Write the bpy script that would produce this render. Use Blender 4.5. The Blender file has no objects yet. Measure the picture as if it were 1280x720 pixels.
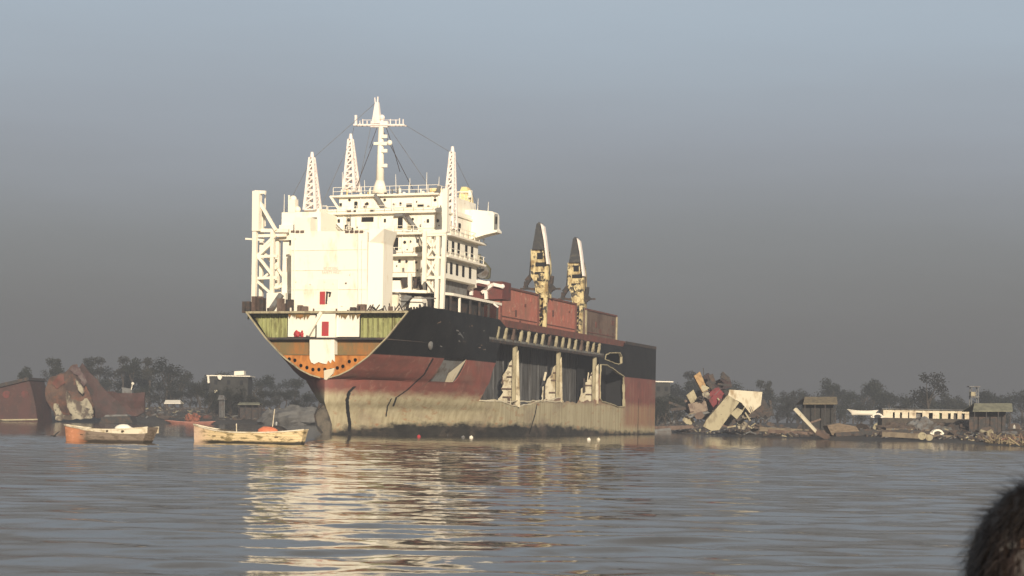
import bpy, bmesh, math, random
from mathutils import Vector, Matrix, noise as mnoise
R = math.radians
random.seed(7)
scene = bpy.context.scene
COL = scene.collection

# ------------------------------------------------------------------ camera model
F, PU, PV, ROLL, EYE = 2200.0, 640.0, 525.0, R(1.0), 2.5
CR, SR = math.cos(ROLL), math.sin(ROLL)
def unroll(u, v):
    dx, dy = u - PU, v - PV
    return dx * CR + dy * SR, -dx * SR + dy * CR
def W(u, v, Y):                       # world point at depth Y
    dx, dy = unroll(u, v)
    return Vector((dx / F * Y, Y, EYE - dy / F * Y))
TH = R(19.06)
CT, ST = math.cos(TH), math.sin(TH)
SHIP = Vector((-26.04, 244.0, 0.0))
def S(u, v, xs):                      # ship-local (starboard, z) at a station xs metres ahead of the transom
    dx, dy = unroll(u, v)
    t = (xs + SHIP.x * ST + SHIP.y * CT) / (dx / F * ST + CT)
    X, Y, Z = dx / F * t, t, EYE - dy / F * t
    return (X - SHIP.x) * CT - (Y - SHIP.y) * ST, Z
def SP(u, v, xs):
    y, z = S(u, v, xs)
    return Vector((y, xs, z))
def SY(u, v, ys):                     # ship-local (station, z) on a fore-and-aft plane
    dx, dy = unroll(u, v)
    t = (ys + SHIP.x * CT - SHIP.y * ST) / (dx / F * CT - ST)
    X, Y, Z = dx / F * t, t, EYE - dy / F * t
    return (X - SHIP.x) * ST + (Y - SHIP.y) * CT, Z

# ------------------------------------------------------------------ materials
MATS = {}
def node_mat(name):
    m = bpy.data.materials.new(name); m.use_nodes = True
    nt = m.node_tree
    b = nt.nodes['Principled BSDF']
    return m, nt, b
def N(nt, t, **kw):
    n = nt.nodes.new(t)
    for k, v in kw.items(): setattr(n, k, v)
    return n
def mat(name, c, rough=.7, c2=None, scale=1.0, stretch=(1, 1, 1), lo=.45, hi=.65, metal=0, c3=None, s3=6.0, lo3=.58, hi3=.7, bump=0, spec=.3):
    if name in MATS: return MATS[name]
    m, nt, b = node_mat(name)
    b.inputs['Roughness'].default_value = rough; b.inputs['Metallic'].default_value = metal
    b.inputs['Specular IOR Level'].default_value = spec
    L = nt.links.new
    tc = N(nt, 'ShaderNodeTexCoord'); mp = N(nt, 'ShaderNodeMapping'); mp.inputs['Scale'].default_value = stretch
    oi = N(nt, 'ShaderNodeObjectInfo'); ad = N(nt, 'ShaderNodeVectorMath', operation='ADD')
    ml = N(nt, 'ShaderNodeMath', operation='MULTIPLY'); ml.inputs[1].default_value = 57
    L(oi.outputs['Random'], ml.inputs[0]); L(tc.outputs['Object'], ad.inputs[0]); L(ml.outputs[0], ad.inputs[1])
    L(ad.outputs[0], mp.inputs['Vector'])
    col = N(nt, 'ShaderNodeRGB'); col.outputs[0].default_value = (*c, 1)
    out = col.outputs[0]
    for (cc, sc, l, h, st) in ((c2, scale, lo, hi, 1), (c3, s3, lo3, hi3, 0)):
        if cc is None: continue
        nz = N(nt, 'ShaderNodeTexNoise'); nz.inputs['Scale'].default_value = sc; nz.inputs['Detail'].default_value = 6; nz.inputs['Roughness'].default_value = .65
        L(mp.outputs[0] if st else ad.outputs[0], nz.inputs['Vector'])
        mr = N(nt, 'ShaderNodeMapRange'); mr.inputs['From Min'].default_value = l; mr.inputs['From Max'].default_value = h
        L(nz.outputs['Fac'], mr.inputs['Value'])
        mx = N(nt, 'ShaderNodeMix', data_type='RGBA'); mx.inputs['B'].default_value = (*cc, 1)
        L(mr.outputs['Result'], mx.inputs['Factor']); L(out, mx.inputs['A']); out = mx.outputs['Result']
    L(out, b.inputs['Base Color'])
    if bump:
        nz = N(nt, 'ShaderNodeTexNoise'); nz.inputs['Scale'].default_value = 1.2; nz.inputs['Detail'].default_value = 5
        L(ad.outputs[0], nz.inputs['Vector'])
        bp = N(nt, 'ShaderNodeBump'); bp.inputs['Strength'].default_value = 1; bp.inputs['Distance'].default_value = bump
        L(nz.outputs['Fac'], bp.inputs['Height']); L(bp.outputs[0], b.inputs['Normal'])
    MATS[name] = m
    return m
WHITE = mat('white_paint', (.83, .78, .66), .6, (.62, .47, .28), .55, (1, 1, .35), .54, .80, c3=(.36, .19, .09), s3=1.3, lo3=.66, hi3=.78)
WHITE2 = mat('white_paint_clean', (.82, .75, .62), .55, (.62, .48, .32), .8, (1, 1, .3), .58, .85)
PINKW = mat('mast_paint', (.78, .70, .64), .6, (.55, .40, .34), 1.5, (1, 1, .6), .55, .75)
CREAM = mat('cream_paint', (.74, .58, .28), .6, (.40, .26, .10), .9, (1, 1, .3), .56, .72)
CRANE = mat('crane_yellow', (.62, .51, .27), .6, (.26, .18, .08), .9, (1, 1, .5), .46, .60, c3=(.045, .04, .032), s3=.85, lo3=.52, hi3=.59)
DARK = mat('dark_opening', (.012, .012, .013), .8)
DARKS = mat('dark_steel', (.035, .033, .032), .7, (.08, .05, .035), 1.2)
GREYS = mat('grey_steel', (.16, .16, .155), .7, (.09, .07, .055), .8)
HOLD = mat('hold_plating', (.10, .10, .10), .8, (.04, .037, .034), 1.6, (1, 1, .12), .42, .6)
OLIVE = mat('olive_primer', (.31, .32, .13), .7, (.13, .11, .04), 1.6, (1, 1, .12), .45, .6, c3=(.36, .36, .17), s3=1.5, lo3=.55, hi3=.68)
RUSTOL = mat('rusty_olive', (.17, .125, .055), .75, (.33, .13, .03), .5, (1, 1, .3), .45, .66)
ORANGE = mat('orange_primer', (.48, .185, .04), .75, (.26, .09, .02), .8, (1, 1, .5), .48, .68)
RUSTRED = mat('rust_red', (.40, .135, .095), .75, (.27, .13, .09), .35, (1, 1, .5), .42, .66, c3=(.50, .30, .22), s3=.9, lo3=.55, hi3=.72)
RUSTRED2 = mat('dull_rust_red', (.15, .055, .042), .75, (.09, .05, .038), .6, (1, 1, .5), .42, .66, c3=(.23, .14, .10), s3=1.4, lo3=.58, hi3=.72)
RUSTBR = mat('rust_brown', (.15, .105, .08), .8, (.08, .05, .038), .5, (1, 1, .4), .42, .64, c3=(.22, .13, .09), s3=1.3)
PALE = mat('pale_plate', (.38, .33, .21), .7, (.19, .15, .09), .8, (1, 1, .4), .48, .68, c3=(.12, .09, .06), s3=2.2, lo3=.6, hi3=.7)
PALE2 = mat('bare_cut_plate', (.62, .55, .40), .65, (.33, .24, .13), .7, (1, 1, .5), .52, .7)
REDP = mat('red_paint', (.42, .035, .04), .6, (.30, .06, .06), 3)
REDF = mat('faded_red', (.72, .36, .30), .7, (.75, .52, .42), 2)
MUD = None

# ------------------------------------------------------------------ mesh builder
class MB:
    def __init__(s): s.v, s.f, s.m = [], [], []
    def add(s, vs, fs, mi=0):
        o = len(s.v); s.v += [tuple(p) for p in vs]
        for f in fs: s.f.append(tuple(i + o for i in f)); s.m.append(mi)
        return s
    def box(s, x0, x1, y0, y1, z0, z1, mi=0):
        return s.add([(x0,y0,z0),(x1,y0,z0),(x1,y1,z0),(x0,y1,z0),(x0,y0,z1),(x1,y0,z1),(x1,y1,z1),(x0,y1,z1)],
                     [(3,2,1,0),(4,5,6,7),(0,1,5,4),(1,2,6,5),(2,3,7,6),(3,0,4,7)], mi)
    def bar(s, p, q, w, h=None, w2=None, mi=0):
        p, q = Vector(p), Vector(q); h = h or w; d = (q - p)
        if d.length < 1e-6: return s
        d.normalize()
        up = Vector((0,0,1)) if abs(d.z) < .95 else Vector((0,1,0))
        a = d.cross(up).normalized(); b = a.cross(d).normalized()
        k = (w2 / w) if w2 else 1
        vs = []
        for c, kk in ((p, 1), (q, k)):
            for sa, sb in ((-1,-1),(1,-1),(1,1),(-1,1)): vs.append(c + a*sa*w/2*kk + b*sb*h/2*kk)
        return s.add(vs, [(0,1,2,3),(7,6,5,4),(1,0,4,5),(2,1,5,6),(3,2,6,7),(0,3,7,4)], mi)
    def tube(s, p, q, r, r2=None, n=8, mi=0):
        p, q = Vector(p), Vector(q); r2 = r if r2 is None else r2; d = (q - p).normalized()
        up = Vector((0,0,1)) if abs(d.z) < .95 else Vector((0,1,0))
        a = d.cross(up).normalized(); b = a.cross(d).normalized(); vs = []
        for c, rr in ((p, r), (q, r2)):
            for i in range(n):
                t = 2*math.pi*i/n; vs.append(c + a*math.cos(t)*rr + b*math.sin(t)*rr)
        fs = [((i+1)%n, i, n+i, n+(i+1)%n) for i in range(n)] + [tuple(range(n)), tuple(range(2*n-1, n-1, -1))]
        return s.add(vs, fs, mi)
    def path(s, pts, r, n=6, mi=0):
        for a, b in zip(pts, pts[1:]): s.tube(a, b, r, n=n, mi=mi)
        return s
    def prism(s, poly, vec, mi=0):            # poly: list of 3-D points (planar), extruded by vec
        n = len(poly); vec = Vector(vec); P = [Vector(p) for p in poly]
        vs = P + [p + vec for p in P]
        fs = [tuple(range(n-1, -1, -1)), tuple(range(n, 2*n))] + [(i, (i+1)%n, n+(i+1)%n, n+i) for i in range(n)]
        return s.add(vs, fs, mi)
    def ball(s, c, rx, ry=None, rz=None, nu=12, nv=8, fn=None, mi=0):
        ry = ry or rx; rz = rz or rx; c = Vector(c); vs, fs = [], []
        for j in range(nv+1):
            ph = math.pi*j/nv - math.pi/2
            for i in range(nu):
                t = 2*math.pi*i/nu
                p = Vector((math.cos(t)*math.cos(ph), math.sin(t)*math.cos(ph), math.sin(ph)))
                k = fn(p) if fn else 1
                vs.append(c + Vector((p.x*rx, p.y*ry, p.z*rz))*k)
        for j in range(nv):
            for i in range(nu): fs.append((j*nu+i, j*nu+(i+1)%nu, (j+1)*nu+(i+1)%nu, (j+1)*nu+i))
        return s.add(vs, fs, mi)
    def build(s, name, m, parent=None, smooth=False, loc=None, rot=None):
        me = bpy.data.meshes.new(name); me.from_pydata(s.v, [], s.f)
        ms = m if isinstance(m, (list, tuple)) else [m]
        for x in ms: me.materials.append(x)
        if len(ms) > 1: me.polygons.foreach_set('material_index', s.m)
        bm = bmesh.new(); bm.from_mesh(me); bmesh.ops.recalc_face_normals(bm, faces=bm.faces); bm.to_mesh(me); bm.free()
        if smooth:
            me.polygons.foreach_set('use_smooth', [True]*len(me.polygons))
        me.update()
        o = bpy.data.objects.new(name, me); COL.objects.link(o)
        if parent: o.parent = parent
        if loc is not None: o.location = loc
        if rot is not None: o.rotation_euler = rot
        return o
def tag(o, label=None, cat=None, group=None, kind=None):
    if label: o['label'] = label
    if cat: o['category'] = cat
    if group: o['group'] = group
    if kind: o['kind'] = kind
    return o
def empty(name, loc, label=None, cat=None, group=None, rz=0):
    o = bpy.data.objects.new(name, None); COL.objects.link(o); o.location = loc; o.rotation_euler = (0,0,rz)
    o.empty_display_size = .5
    return tag(o, label, cat, group)
def copy_tree(o, parent=None):
    c = o.copy(); COL.objects.link(c)
    if parent: c.parent = parent
    for ch in list(o.children): copy_tree(ch, c)
    return c
def lerp(a, b, t): return a + (b-a)*t
def interp(x, xs, ys):
    if x <= xs[0]: return ys[0]
    for i in range(1, len(xs)):
        if x <= xs[i]: return lerp(ys[i-1], ys[i], (x-xs[i-1])/(xs[i]-xs[i-1]))
    return ys[-1]

# ================================================================== THE SHIP
ship = empty('cargo_ship', SHIP, 'huge half dismantled cargo ship with white stern accommodation and black and red hull', 'ship', rz=-TH)
LEN = 131.0
TZ = [7.8, 7.95, 8.2, 9.0, 10.8, 13.5, 17.0, 18.0]; TB = [0, 1.0, 2.0, 3.8, 6.45, 9.3, 12.27, 12.95]
def Tb(z): return 0 if z <= 7.8 else interp(z, TZ, TB)
def x0(z): return interp(z, [-2, 0, 3, 4.6], [2.6, 2.4, 1.2, 0])
def hb(xs, z):
    t = max(0, min(1, (xs - x0(z)) / interp(z, [-2, 3, 7.8, 12, 17], [40, 36, 32, 24, 15])))
    e = interp(z, [3.8, 5.2, 7.8, 12, 17], [1, .90, .76, .9, 1]); pw = interp(z, [3.8, 5.2, 7.8], [1.34, 1.5, 1.75])
    T = Tb(z)
    return T + (13.5 - T) * (1 - (1-t)**pw)**e
def top(xs): return interp(xs, [0, 4, 34, 37, 106, 108], [17.15, 18.0, 18.0, 17.0, 17.0, 18.1])
def hull_hit(u, v):                    # where the sight line meets the starboard shell
    lo = None
    for i in range(1400):
        xs = -1 + i*.1
        y, z = S(u, v, xs)
        if xs < 0 or z > 18.2: continue
        if y <= hb(xs, z) and y >= 0 and i > 0: return Vector((hb(xs, z), xs, z))
    return Vector((13.5, 0, 5))

# hull material: paint bands by height with worn, noisy edges
def hull_material():
    m, nt, b = node_mat('hull_paint'); L = nt.links.new
    b.inputs['Roughness'].default_value = .62; b.inputs['Specular IOR Level'].default_value = .25
    tc = N(nt, 'ShaderNodeTexCoord'); sx = N(nt, 'ShaderNodeSeparateXYZ'); L(tc.outputs['Object'], sx.inputs[0])
    def noise(sc, stretch, det=6, rough=.65):
        mp = N(nt, 'ShaderNodeMapping'); mp.inputs['Scale'].default_value = stretch; L(tc.outputs['Object'], mp.inputs[0])
        n = N(nt, 'ShaderNodeTexNoise'); n.inputs['Scale'].default_value = sc; n.inputs['Detail'].default_value = det; n.inputs['Roughness'].default_value = rough
        L(mp.outputs[0], n.inputs['Vector']); return n.outputs['Fac']
    def rng(src, a, c2, t0=0, t1=1):
        r = N(nt, 'ShaderNodeMapRange'); r.inputs['From Min'].default_value = a; r.inputs['From Max'].default_value = c2
        r.inputs['To Min'].default_value = t0; r.inputs['To Max'].default_value = t1; L(src, r.inputs[0]); return r.outputs[0]
    def mix(f, a, c2):
        x = N(nt, 'ShaderNodeMix', data_type='RGBA'); L(f, x.inputs['Factor'])
        for s, i in ((a, 'A'), (c2, 'B')):
            if isinstance(s, tuple): x.inputs[i].default_value = (*s, 1)
            else: L(s, x.inputs[i])
        return x.outputs['Result']
    def zplus(src, k):
        mm = N(nt, 'ShaderNodeMath', operation='MULTIPLY_ADD'); L(src, mm.inputs[0]); mm.inputs[1].default_value = k; L(sx.outputs['Z'], mm.inputs[2]); return mm.outputs[0]
    n1 = noise(.35, (1, 1, 1)); n2 = noise(1.2, (1, 1, .07)); n3 = noise(1.1, (1, .35, 1)); n4 = noise(3.5, (1, 1, .5))
    tan = mix(rng(n2, .42, .66), (.45, .39, .255), (.32, .27, .165))
    tan = mix(rng(n3, .56, .70), tan, (.34, .19, .10))
    belt = mix(rng(n3, .4, .65), (.022, .021, .019), (.045, .042, .036))
    red = mix(rng(n1, .38, .66), (.225, .078, .062), (.15, .066, .055))
    red = mix(rng(n2, .56, .74), red, (.30, .16, .12))
    blk = mix(rng(n1, .40, .66), (.006, .006, .0065), (.015, .0147, .0142))
    blk = mix(rng(n4, .63, .72), blk, (.07, .062, .055))
    def add(a_, b_):
        mm = N(nt, 'ShaderNodeMath', operation='ADD'); L(a_, mm.inputs[0]); L(b_, mm.inputs[1]); return mm.outputs[0]
    fwd = rng(sx.outputs['Y'], 62, 104, 0, 1.25); aft = rng(sx.outputs['Y'], 16, 3, 0, 1.0)
    rustend = N(nt, 'ShaderNodeMath', operation='MULTIPLY'); L(rng(sx.outputs['Y'], 104, 109), rustend.inputs[0]); L(rng(zplus(n2, 3.0), 2.4, 3.6, 0, .85), rustend.inputs[1])
    tan = mix(rustend.outputs[0], tan, mix(rng(n2, .45, .62), (.27, .125, .085), (.33, .22, .13)))
    c = mix(rng(add(add(zplus(n3, 2.2), fwd), aft), 2.5, 3.3), belt, tan)
    c = mix(rng(zplus(n3, 1.5), 6.0, 7.3), c, red)
    n5 = noise(.16, (1, .6, 1), 5, .7)
    c = mix(rng(n5, .52, .66, 0, .45), c, (.20, .15, .115))
    c = mix(rng(zplus(n4, .12), 11.22, 11.34), c, blk)
    L(c, b.inputs['Base Color'])
    bp = N(nt, 'ShaderNodeBump'); bp.inputs['Distance'].default_value = .10; bp.inputs['Strength'].default_value = .6
    L(noise(.28, (1, 1, 1), 3), bp.inputs['Height']); L(bp.outputs[0], b.inputs['Normal'])
    return m
HULLM = hull_material()

def hull_side(sign):
    nx, nz = 190, 76
    vs, fs = [], []
    for j in range(nz+1):
        for i in range(nx+1):
            tau = (i/nx)**1.55
            xs0 = LEN*tau; zt = top(xs0); z = -1.4 + (zt+1.4)*j/nz
            xs = x0(z) + (LEN - x0(z))*tau
            vs.append((sign*hb(xs, z), xs, z))
    for j in range(nz):
        for i in range(nx):
            a = j*(nx+1)+i; fs.append((a, a+1, a+nx+2, a+nx+1))
    return vs, fs
def mesh_obj(name, vs, fs, mats):
    me = bpy.data.meshes.new(name); me.from_pydata(vs, [], fs)
    for x in mats: me.materials.append(x)
    o = bpy.data.objects.new(name, me); COL.objects.link(o); return o
def cutter(poly3, vec):
    b = MB().prism(poly3, vec); return b.build('cutter', DARK)
def rag(poly, step=1.2, amp=.12):
    out = []
    for i, p in enumerate(poly):
        q = poly[(i+1) % len(poly)]; d = math.dist(p, q); n = max(1, int(d/step))
        for k in range(n):
            t = k/n; j = amp if k else 0
            out.append((lerp(p[0], q[0], t)+random.uniform(-j, j), lerp(p[1], q[1], t)+random.uniform(-j, j)))
    return out
main_open = [SY(u, v, 13.5) for u, v in ((627,425),(632,404),(700,414),(752,425),(749,440),(748,500),(740,501),(735,500),(718,503),(704,502),(700,497),(688,500),(672,502),(650,508),(640,507),(625,501),(606,500.5))]
main_open[1] = (main_open[1][0], 16.85); main_open[2] = (main_open[2][0], 16.85); main_open[3] = (main_open[3][0], 16.85)
big_hole = [SY(u, v, 13.5) for u, v in ((750,456),(758,456),(779.5,471),(780,508),(771,508.5),(763,504.5),(752,502),(749.5,498))]
small_hole = [SY(u, v, 13.5) for u, v in ((757.5,443),(762,441),(774,441),(776.5,446),(776.5,454),(772,455.5),(756,449))]
shell_hole = [hull_hit(u, v) for u, v in ((555,447.5),(584,448.5),(567,478),(536,476.5))]
vs, fs = hull_side(1)
st = mesh_obj('hull', vs, fs, [HULLM])
def apply_mods(o):
    dg = bpy.context.evaluated_depsgraph_get(); dg.update()
    me = bpy.data.meshes.new_from_object(o.evaluated_get(dg)); o.modifiers.clear(); o.data = me
md = st.modifiers.new('s', 'SOLIDIFY'); md.thickness = .12; md.offset = -1
apply_mods(st)
for poly in (rag(main_open, 1.0, .28), rag(big_hole, 1.0, .06), rag(small_hole, .8, .05), [(p.y, p.z) for p in shell_hole]):
    far = poly is not None
    c = cutter([(3.0 if len(poly) == 4 else 9.0, a, z) for a, z in poly], (14, 0, 0))
    md = st.modifiers.new('b', 'BOOLEAN'); md.object = c; md.operation = 'DIFFERENCE'; md.solver = 'EXACT'
    apply_mods(st)
    bpy.data.objects.remove(c)
vs, fs = hull_side(-1)
bm = bmesh.new(); bm.from_mesh(st.data)
tmp = bpy.data.meshes.new('t'); tmp.from_pydata(vs, [], [tuple(reversed(f)) for f in fs]); bm.from_mesh(tmp)
# forward closing bulkhead of the cut-off hull
zz = [-1.4 + 19.5*k/30 for k in range(31)]
pv = [bm.verts.new((hb(LEN, z), LEN, z)) for z in zz] + [bm.verts.new((-hb(LEN, z), LEN, z)) for z in reversed(zz)]
bm.faces.new(pv)
bm.to_mesh(st.data); bm.free()
hull = st; hull.parent = ship
for p in hull.data.polygons: p.use_smooth = True
try:
    hull.data.set_sharp_from_angle(angle=R(35))
except Exception: pass

def section(x, za, zb, dep, ya=-99, yb=99, inset=.15, n=10):
    P = []
    zs = [lerp(za, zb, k/n) for k in range(n+1)]
    for z in zs: P.append((min(yb, hb(x, z)-inset), x, z))
    for z in reversed(zs): P.append((max(ya, -hb(x, z)+inset), x, z))
    return MB().prism(P, (0, dep, 0))
# cut seams burnt into the shell plating
def seam(pts, w, name='cut_seam', m=DARK, off=.03, n=14):
    P = []
    for (a, b) in zip(pts, pts[1:]):
        for k in range(n): P.append(hull_hit(lerp(a[0], b[0], k/n), lerp(a[1], b[1], k/n)))
    P.append(hull_hit(*pts[-1]))
    o = MB()
    for i, (a, b) in enumerate(zip(P, P[1:])):
        ww = w * (.7 + .5*random.random())
        t = Vector((.945, -.3, 0))
        q = [a - Vector((0, ww/2, 0)), a + Vector((0, ww/2, 0)), b + Vector((0, ww/2, 0)), b - Vector((0, ww/2, 0))]
        q = [Vector((hb(p.y, p.z) + off, p.y, p.z)) for p in q]
        o.add(q, [(0,1,2,3)])
    return o.build(name, m, hull)
def seam_lat(pts, w, **k):            # for the rounded stern, where the width runs athwartships
    P = []
    for (a, b) in zip(pts, pts[1:]):
        for i in range(12):
            u, v = lerp(a[0], b[0], i/12), lerp(a[1], b[1], i/12)
            P.append((hull_hit(u-w/2, v), hull_hit(u+w/2, v)))
    o = MB(); d = Vector((.02, -.05, 0))
    for (a, b), (c, e) in zip(P, P[1:]): o.add([a+d, b+d, e+d, c+d], [(0,1,2,3)])
    return o.build('cut_seam', k.get('m', DARK), hull)
seam_lat([(443,483),(440,486),(436,490),(433.5,500),(434.5,515),(437,530),(436,540)], 4.2)
seam_lat([(541,448),(530,468),(508,488),(495,497),(491,509)], 2.2)
seam_lat([(489,498),(484,508),(482,522)], 1.6)
seam_lat([(549,459),(537,476),(524,486)], 1.2, m=RUSTBR)
seam([(671,505),(668,520),(661,543)], .5)
seam([(798,498),(797,541)], .3)
# draught-level bright bands along the black bottom
# bare edges of the torch-cut openings
def edge_strip(poly, w=.22, name='cut_edge', closed=True, m=PALE2):
    o = MB(); n = len(poly)
    for i in range(n if closed else n-1):
        a, b = poly[i], poly[(i+1) % n]
        o.bar((hb(*a), a[0], a[1]), (hb(*b), b[0], b[1]), w*random.uniform(.7, 1.4), .16)
    return o.build(name, m, hull)
edge_strip(rag(main_open[9:], 1.6, .15), .2, closed=False)
edge_strip(rag(big_hole, 1.2, .06), .42, m=PALE)
edge_strip(rag(small_hole, 1, .06), .34, m=PALE)
# pale plating left between the two forward openings
o = MB()
pl = [SY(u, v, 13.53) for u, v in ((749,437),(756,436),(782,437),(782,469),(770,464),(758,456.5),(750,456))]
WEBM = mat('web_plate', (.58, .52, .38), .7, (.30, .23, .13), .55, (1, 1, .6), .48, .64, c3=(.16, .12, .08), s3=1.0, lo3=.58, hi3=.68)
# transverse webs of the opened wing tank, frames seen end-on
for k, (xs, pts, post) in enumerate((
    (43, ((648,438),(643,446),(628,470),(627,480),(629,490),(622,503),(650,509)), 1),
    (66, ((702,446),(697,454),(684,474),(678,490),(676,502),(703,503)), 1),
    (88, ((748,455),(743,461),(732,478),(726,492),(724,502),(748,505)), 1))):
    pp = []
    for i_, (u, v) in enumerate(pts):
        pp.append((u, v)); nu, nv = pts[(i_+1) % len(pts)]
        if 0 < i_ < len(pts)-2:
            for t_ in (.33, .66): pp.append((lerp(u, nu, t_)+random.uniform(-2.2, 1.2), lerp(v, nv, t_)+random.uniform(-1.5, 1.5)))
    P = [SP(u, v, xs) for u, v in pp]
    MB().prism(P, (0, .12, 0)).build('hopper_web', WEBM, ship)
    for q in range(2):      # hanging torn strips and frame remains
        y = random.uniform(10.2, 12.6); z = random.uniform(6, 13); MB().bar((y, xs-.5, z), (y+random.uniform(-.4, .4), xs-.6, z-random.uniform(1, 3)), random.uniform(.12, .4), .08).build('torn_strip', random.choice((RUSTBR, PALE2, DARKS)), ship)
    MB().box(12.75, 13.3, xs-.45, xs+.35, 5.2, 14.9).build('side_frame', PALE, ship)
    for j in range(4):
        z = 5.8 + j*1.7 + random.uniform(-.3, .3); w = (13.2 - interp(z, [5, 15], [9.9, 13.0])) * random.uniform(.5, .85)
        MB().box(13.0-w, 12.9, xs-.30, xs-.01, z, z+.22).build('web_stiffener', RUSTBR, ship)
# inner side: longitudinal bulkhead with stiffeners, tween plates
o = MB(); o.box(9.0, 9.15, 24, 108.5, -1, 16.8)
for i in range(18): o.box(9.15, 9.4, 25 + i*4.6, 25.12 + i*4.6, -1, 16.6)
o.build('inner_bulkhead', HOLD, ship)
MB().box(9.5, 9.6, 88.6, 107.9, 5.1, 16.7).build('hold_shade', DARK, ship)  # near-black panels stand in for the shade inside the big hole
MB().box(9.6, 13.2, 88.6, 107.9, 16.4, 16.7).build('hold_shade', DARK, ship)
MB().box(9.6, 13.1, 107.6, 107.85, 5.1, 16.3).build('hold_shade', DARK, ship)
section(25.6, 5, 16.8, .2, ya=8.9, n=8).build('end_bulkhead', HOLD, ship)
MB().box(9.2, 13.35, 108.0, 108.2, -1, 16.8).build('end_bulkhead', HOLD, ship)
P = [(9.2, x, 4.6) for x in (107.9, 26.2)] + [(hb(x, 4.8)-.2, x, 4.6) for x in (26.2, 30, 34, 38, 42, 48, 107.9)]
MB().prism(P, (0, 0, .4)).build('tank_top', RUSTBR, ship)
# topside tank strip: dark steel plate, curved pale ribs, stringer below
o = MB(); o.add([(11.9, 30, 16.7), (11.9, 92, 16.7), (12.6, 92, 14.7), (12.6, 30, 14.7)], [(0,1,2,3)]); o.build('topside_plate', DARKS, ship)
MB().box(12.5, 13.55, 29.5, 92, 14.35, 14.75).build('stringer', DARKS, ship)
MB().box(12.62, 13.52, 29.5, 92, 14.76, 15.1).build('stringer', mat('stringer_grey', (.17,.165,.15), .7, (.08,.07,.06), 1), ship)
for i in range(16):
    xs = 33.2 + i*3.72; o = MB()
    pts = [Vector((13.45, xs + .9*math.sin(t*1.5)-.4, 15.0 + 1.85*t)) for t in (0, .2, .4, .6, .8, 1)]
    for a, b in zip(pts, pts[1:]): o.bar(a, b, .36*random.uniform(.8, 1.2), .5)
    o.build('rib', PALE if i % 5 != 2 else RUSTBR, ship)
# recess plates inside the small shell hole near the quarter
h0, h1, h2, h3 = shell_hole
ins = lambda p, d: Vector((p.x - d, p.y, p.z))
def inside(p, dy, dz, d): return Vector((hb(p.y+dy, p.z+dz)-d, p.y+dy, p.z+dz))
MB().add([inside(h0, -.5, .4, .5), inside(h1, 1.2, .4, .5), inside(h2, .8, -.4, .5), inside(h3, -.5, -.4, .5)], [(0,1,2,3)]).build('inner_plate', GREYS, hull)  # grey colour stands for the shaded part of the recess
P = [Vector((hb(p.y, p.z)-.1, p.y, p.z)) for p in (lerp(h1, h2, 0), h1.lerp(h2, 1), h2.lerp(h3, .48))]
def hit_in(u, v, d): p = hull_hit(u, v); return Vector((p.x-d, p.y, p.z))
MB().prism([hit_in(584,449,.14), hit_in(567,477.5,.14), hit_in(557,478,.14), hit_in(561,467,.14)], (-.05, .05, 0)).build('frame_plate', PALE2, hull)  # pale colour and outline stand for the sunlit part of the recess
# anchor-like hull fitting (fairlead) on the black band
p = hull_hit(538, 431)
MB().ball(p, .30, .7, .75).build('fairlead', GREYS, ship, True)
# decks, bulwark rail
def deck(z, xa, xb, name, m, inset=.15, thick=.14, n=40):
    o = MB(); vs, fs = [], []
    for i in range(n+1):
        x = lerp(xa, xb, i/n); w = hb(x, z) - inset
        for zz2 in (z, z-thick): vs += [(-w, x, zz2), (w, x, zz2)]
    for i in range(n):
        a = i*4; b = a+4
        fs += [(a, a+1, b+1, b), (a+2, b+2, b+3, a+3), (a, b, b+2, a+2), (a+1, a+3, b+3, b+1)]
    fs += [(0, 2, 3, 1), (4*n, 4*n+1, 4*n+3, 4*n+2)]
    return o.add(vs, fs).build(name, m, ship)
deck(17.0, 0.0, 130.8, 'main_deck', RUSTBR)
deck(13.5, 0.1, 8.5, 'tween_deck', DARKS, thick=.3)
deck(11.15, 0.1, 8.5, 'steering_flat', RUSTOL, thick=.1)
section(8.45, 11.2, 16.8, .15).build('aft_peak_bulkhead', DARKS, ship)
# pale edge strakes round the opened transom
for sgn in (-1, 1):
    o = MB(); zs = [7.9 + (17.1-7.9)*k/24 for k in range(25)]
    for a, b in zip(zs, zs[1:]): o.bar((sgn*(Tb(a)-.02), -.06, a), (sgn*(Tb(b)-.02), -.06, b), .30, .16)
    o.build('transom_edge', PALE, ship)
o = MB(); o.box(-12.1, 12.1, -.12, .02, 16.86, 17.16); o.build('deck_edge', PALE, ship)
# orange floor plate with lightening holes
zs = [7.86 + (11.1-7.86)*k/20 for k in range(21)]
poly = [(Tb(z)-.05, .25, z) for z in zs] + [(-Tb(z)+.05, .25, z) for z in reversed(zs)]
fp = MB().prism(poly, (0, .1, 0)).build('floor_plate', ORANGE)
c = MB()
for u, v in ((361.5,449),(368.5,450.5),(376,457),(383.5,459.5),(391,462),(398.5,462),(406,462),(413.5,462.5),(421.5,460),(428.5,458),(436.5,452),(444,450)):
    y, z = S(u, v, .25); c.tube((y, -1, z), (y, 1.5, z), .27, n=14)
c = c.build('cutter', DARK)
md = fp.modifiers.new('b', 'BOOLEAN'); md.object = c; md.solver = 'EXACT'; apply_mods(fp); bpy.data.objects.remove(c); fp.parent = ship
section(2.4, 8.0, 11, .1).build('inner_floor', DARKS, ship)
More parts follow.
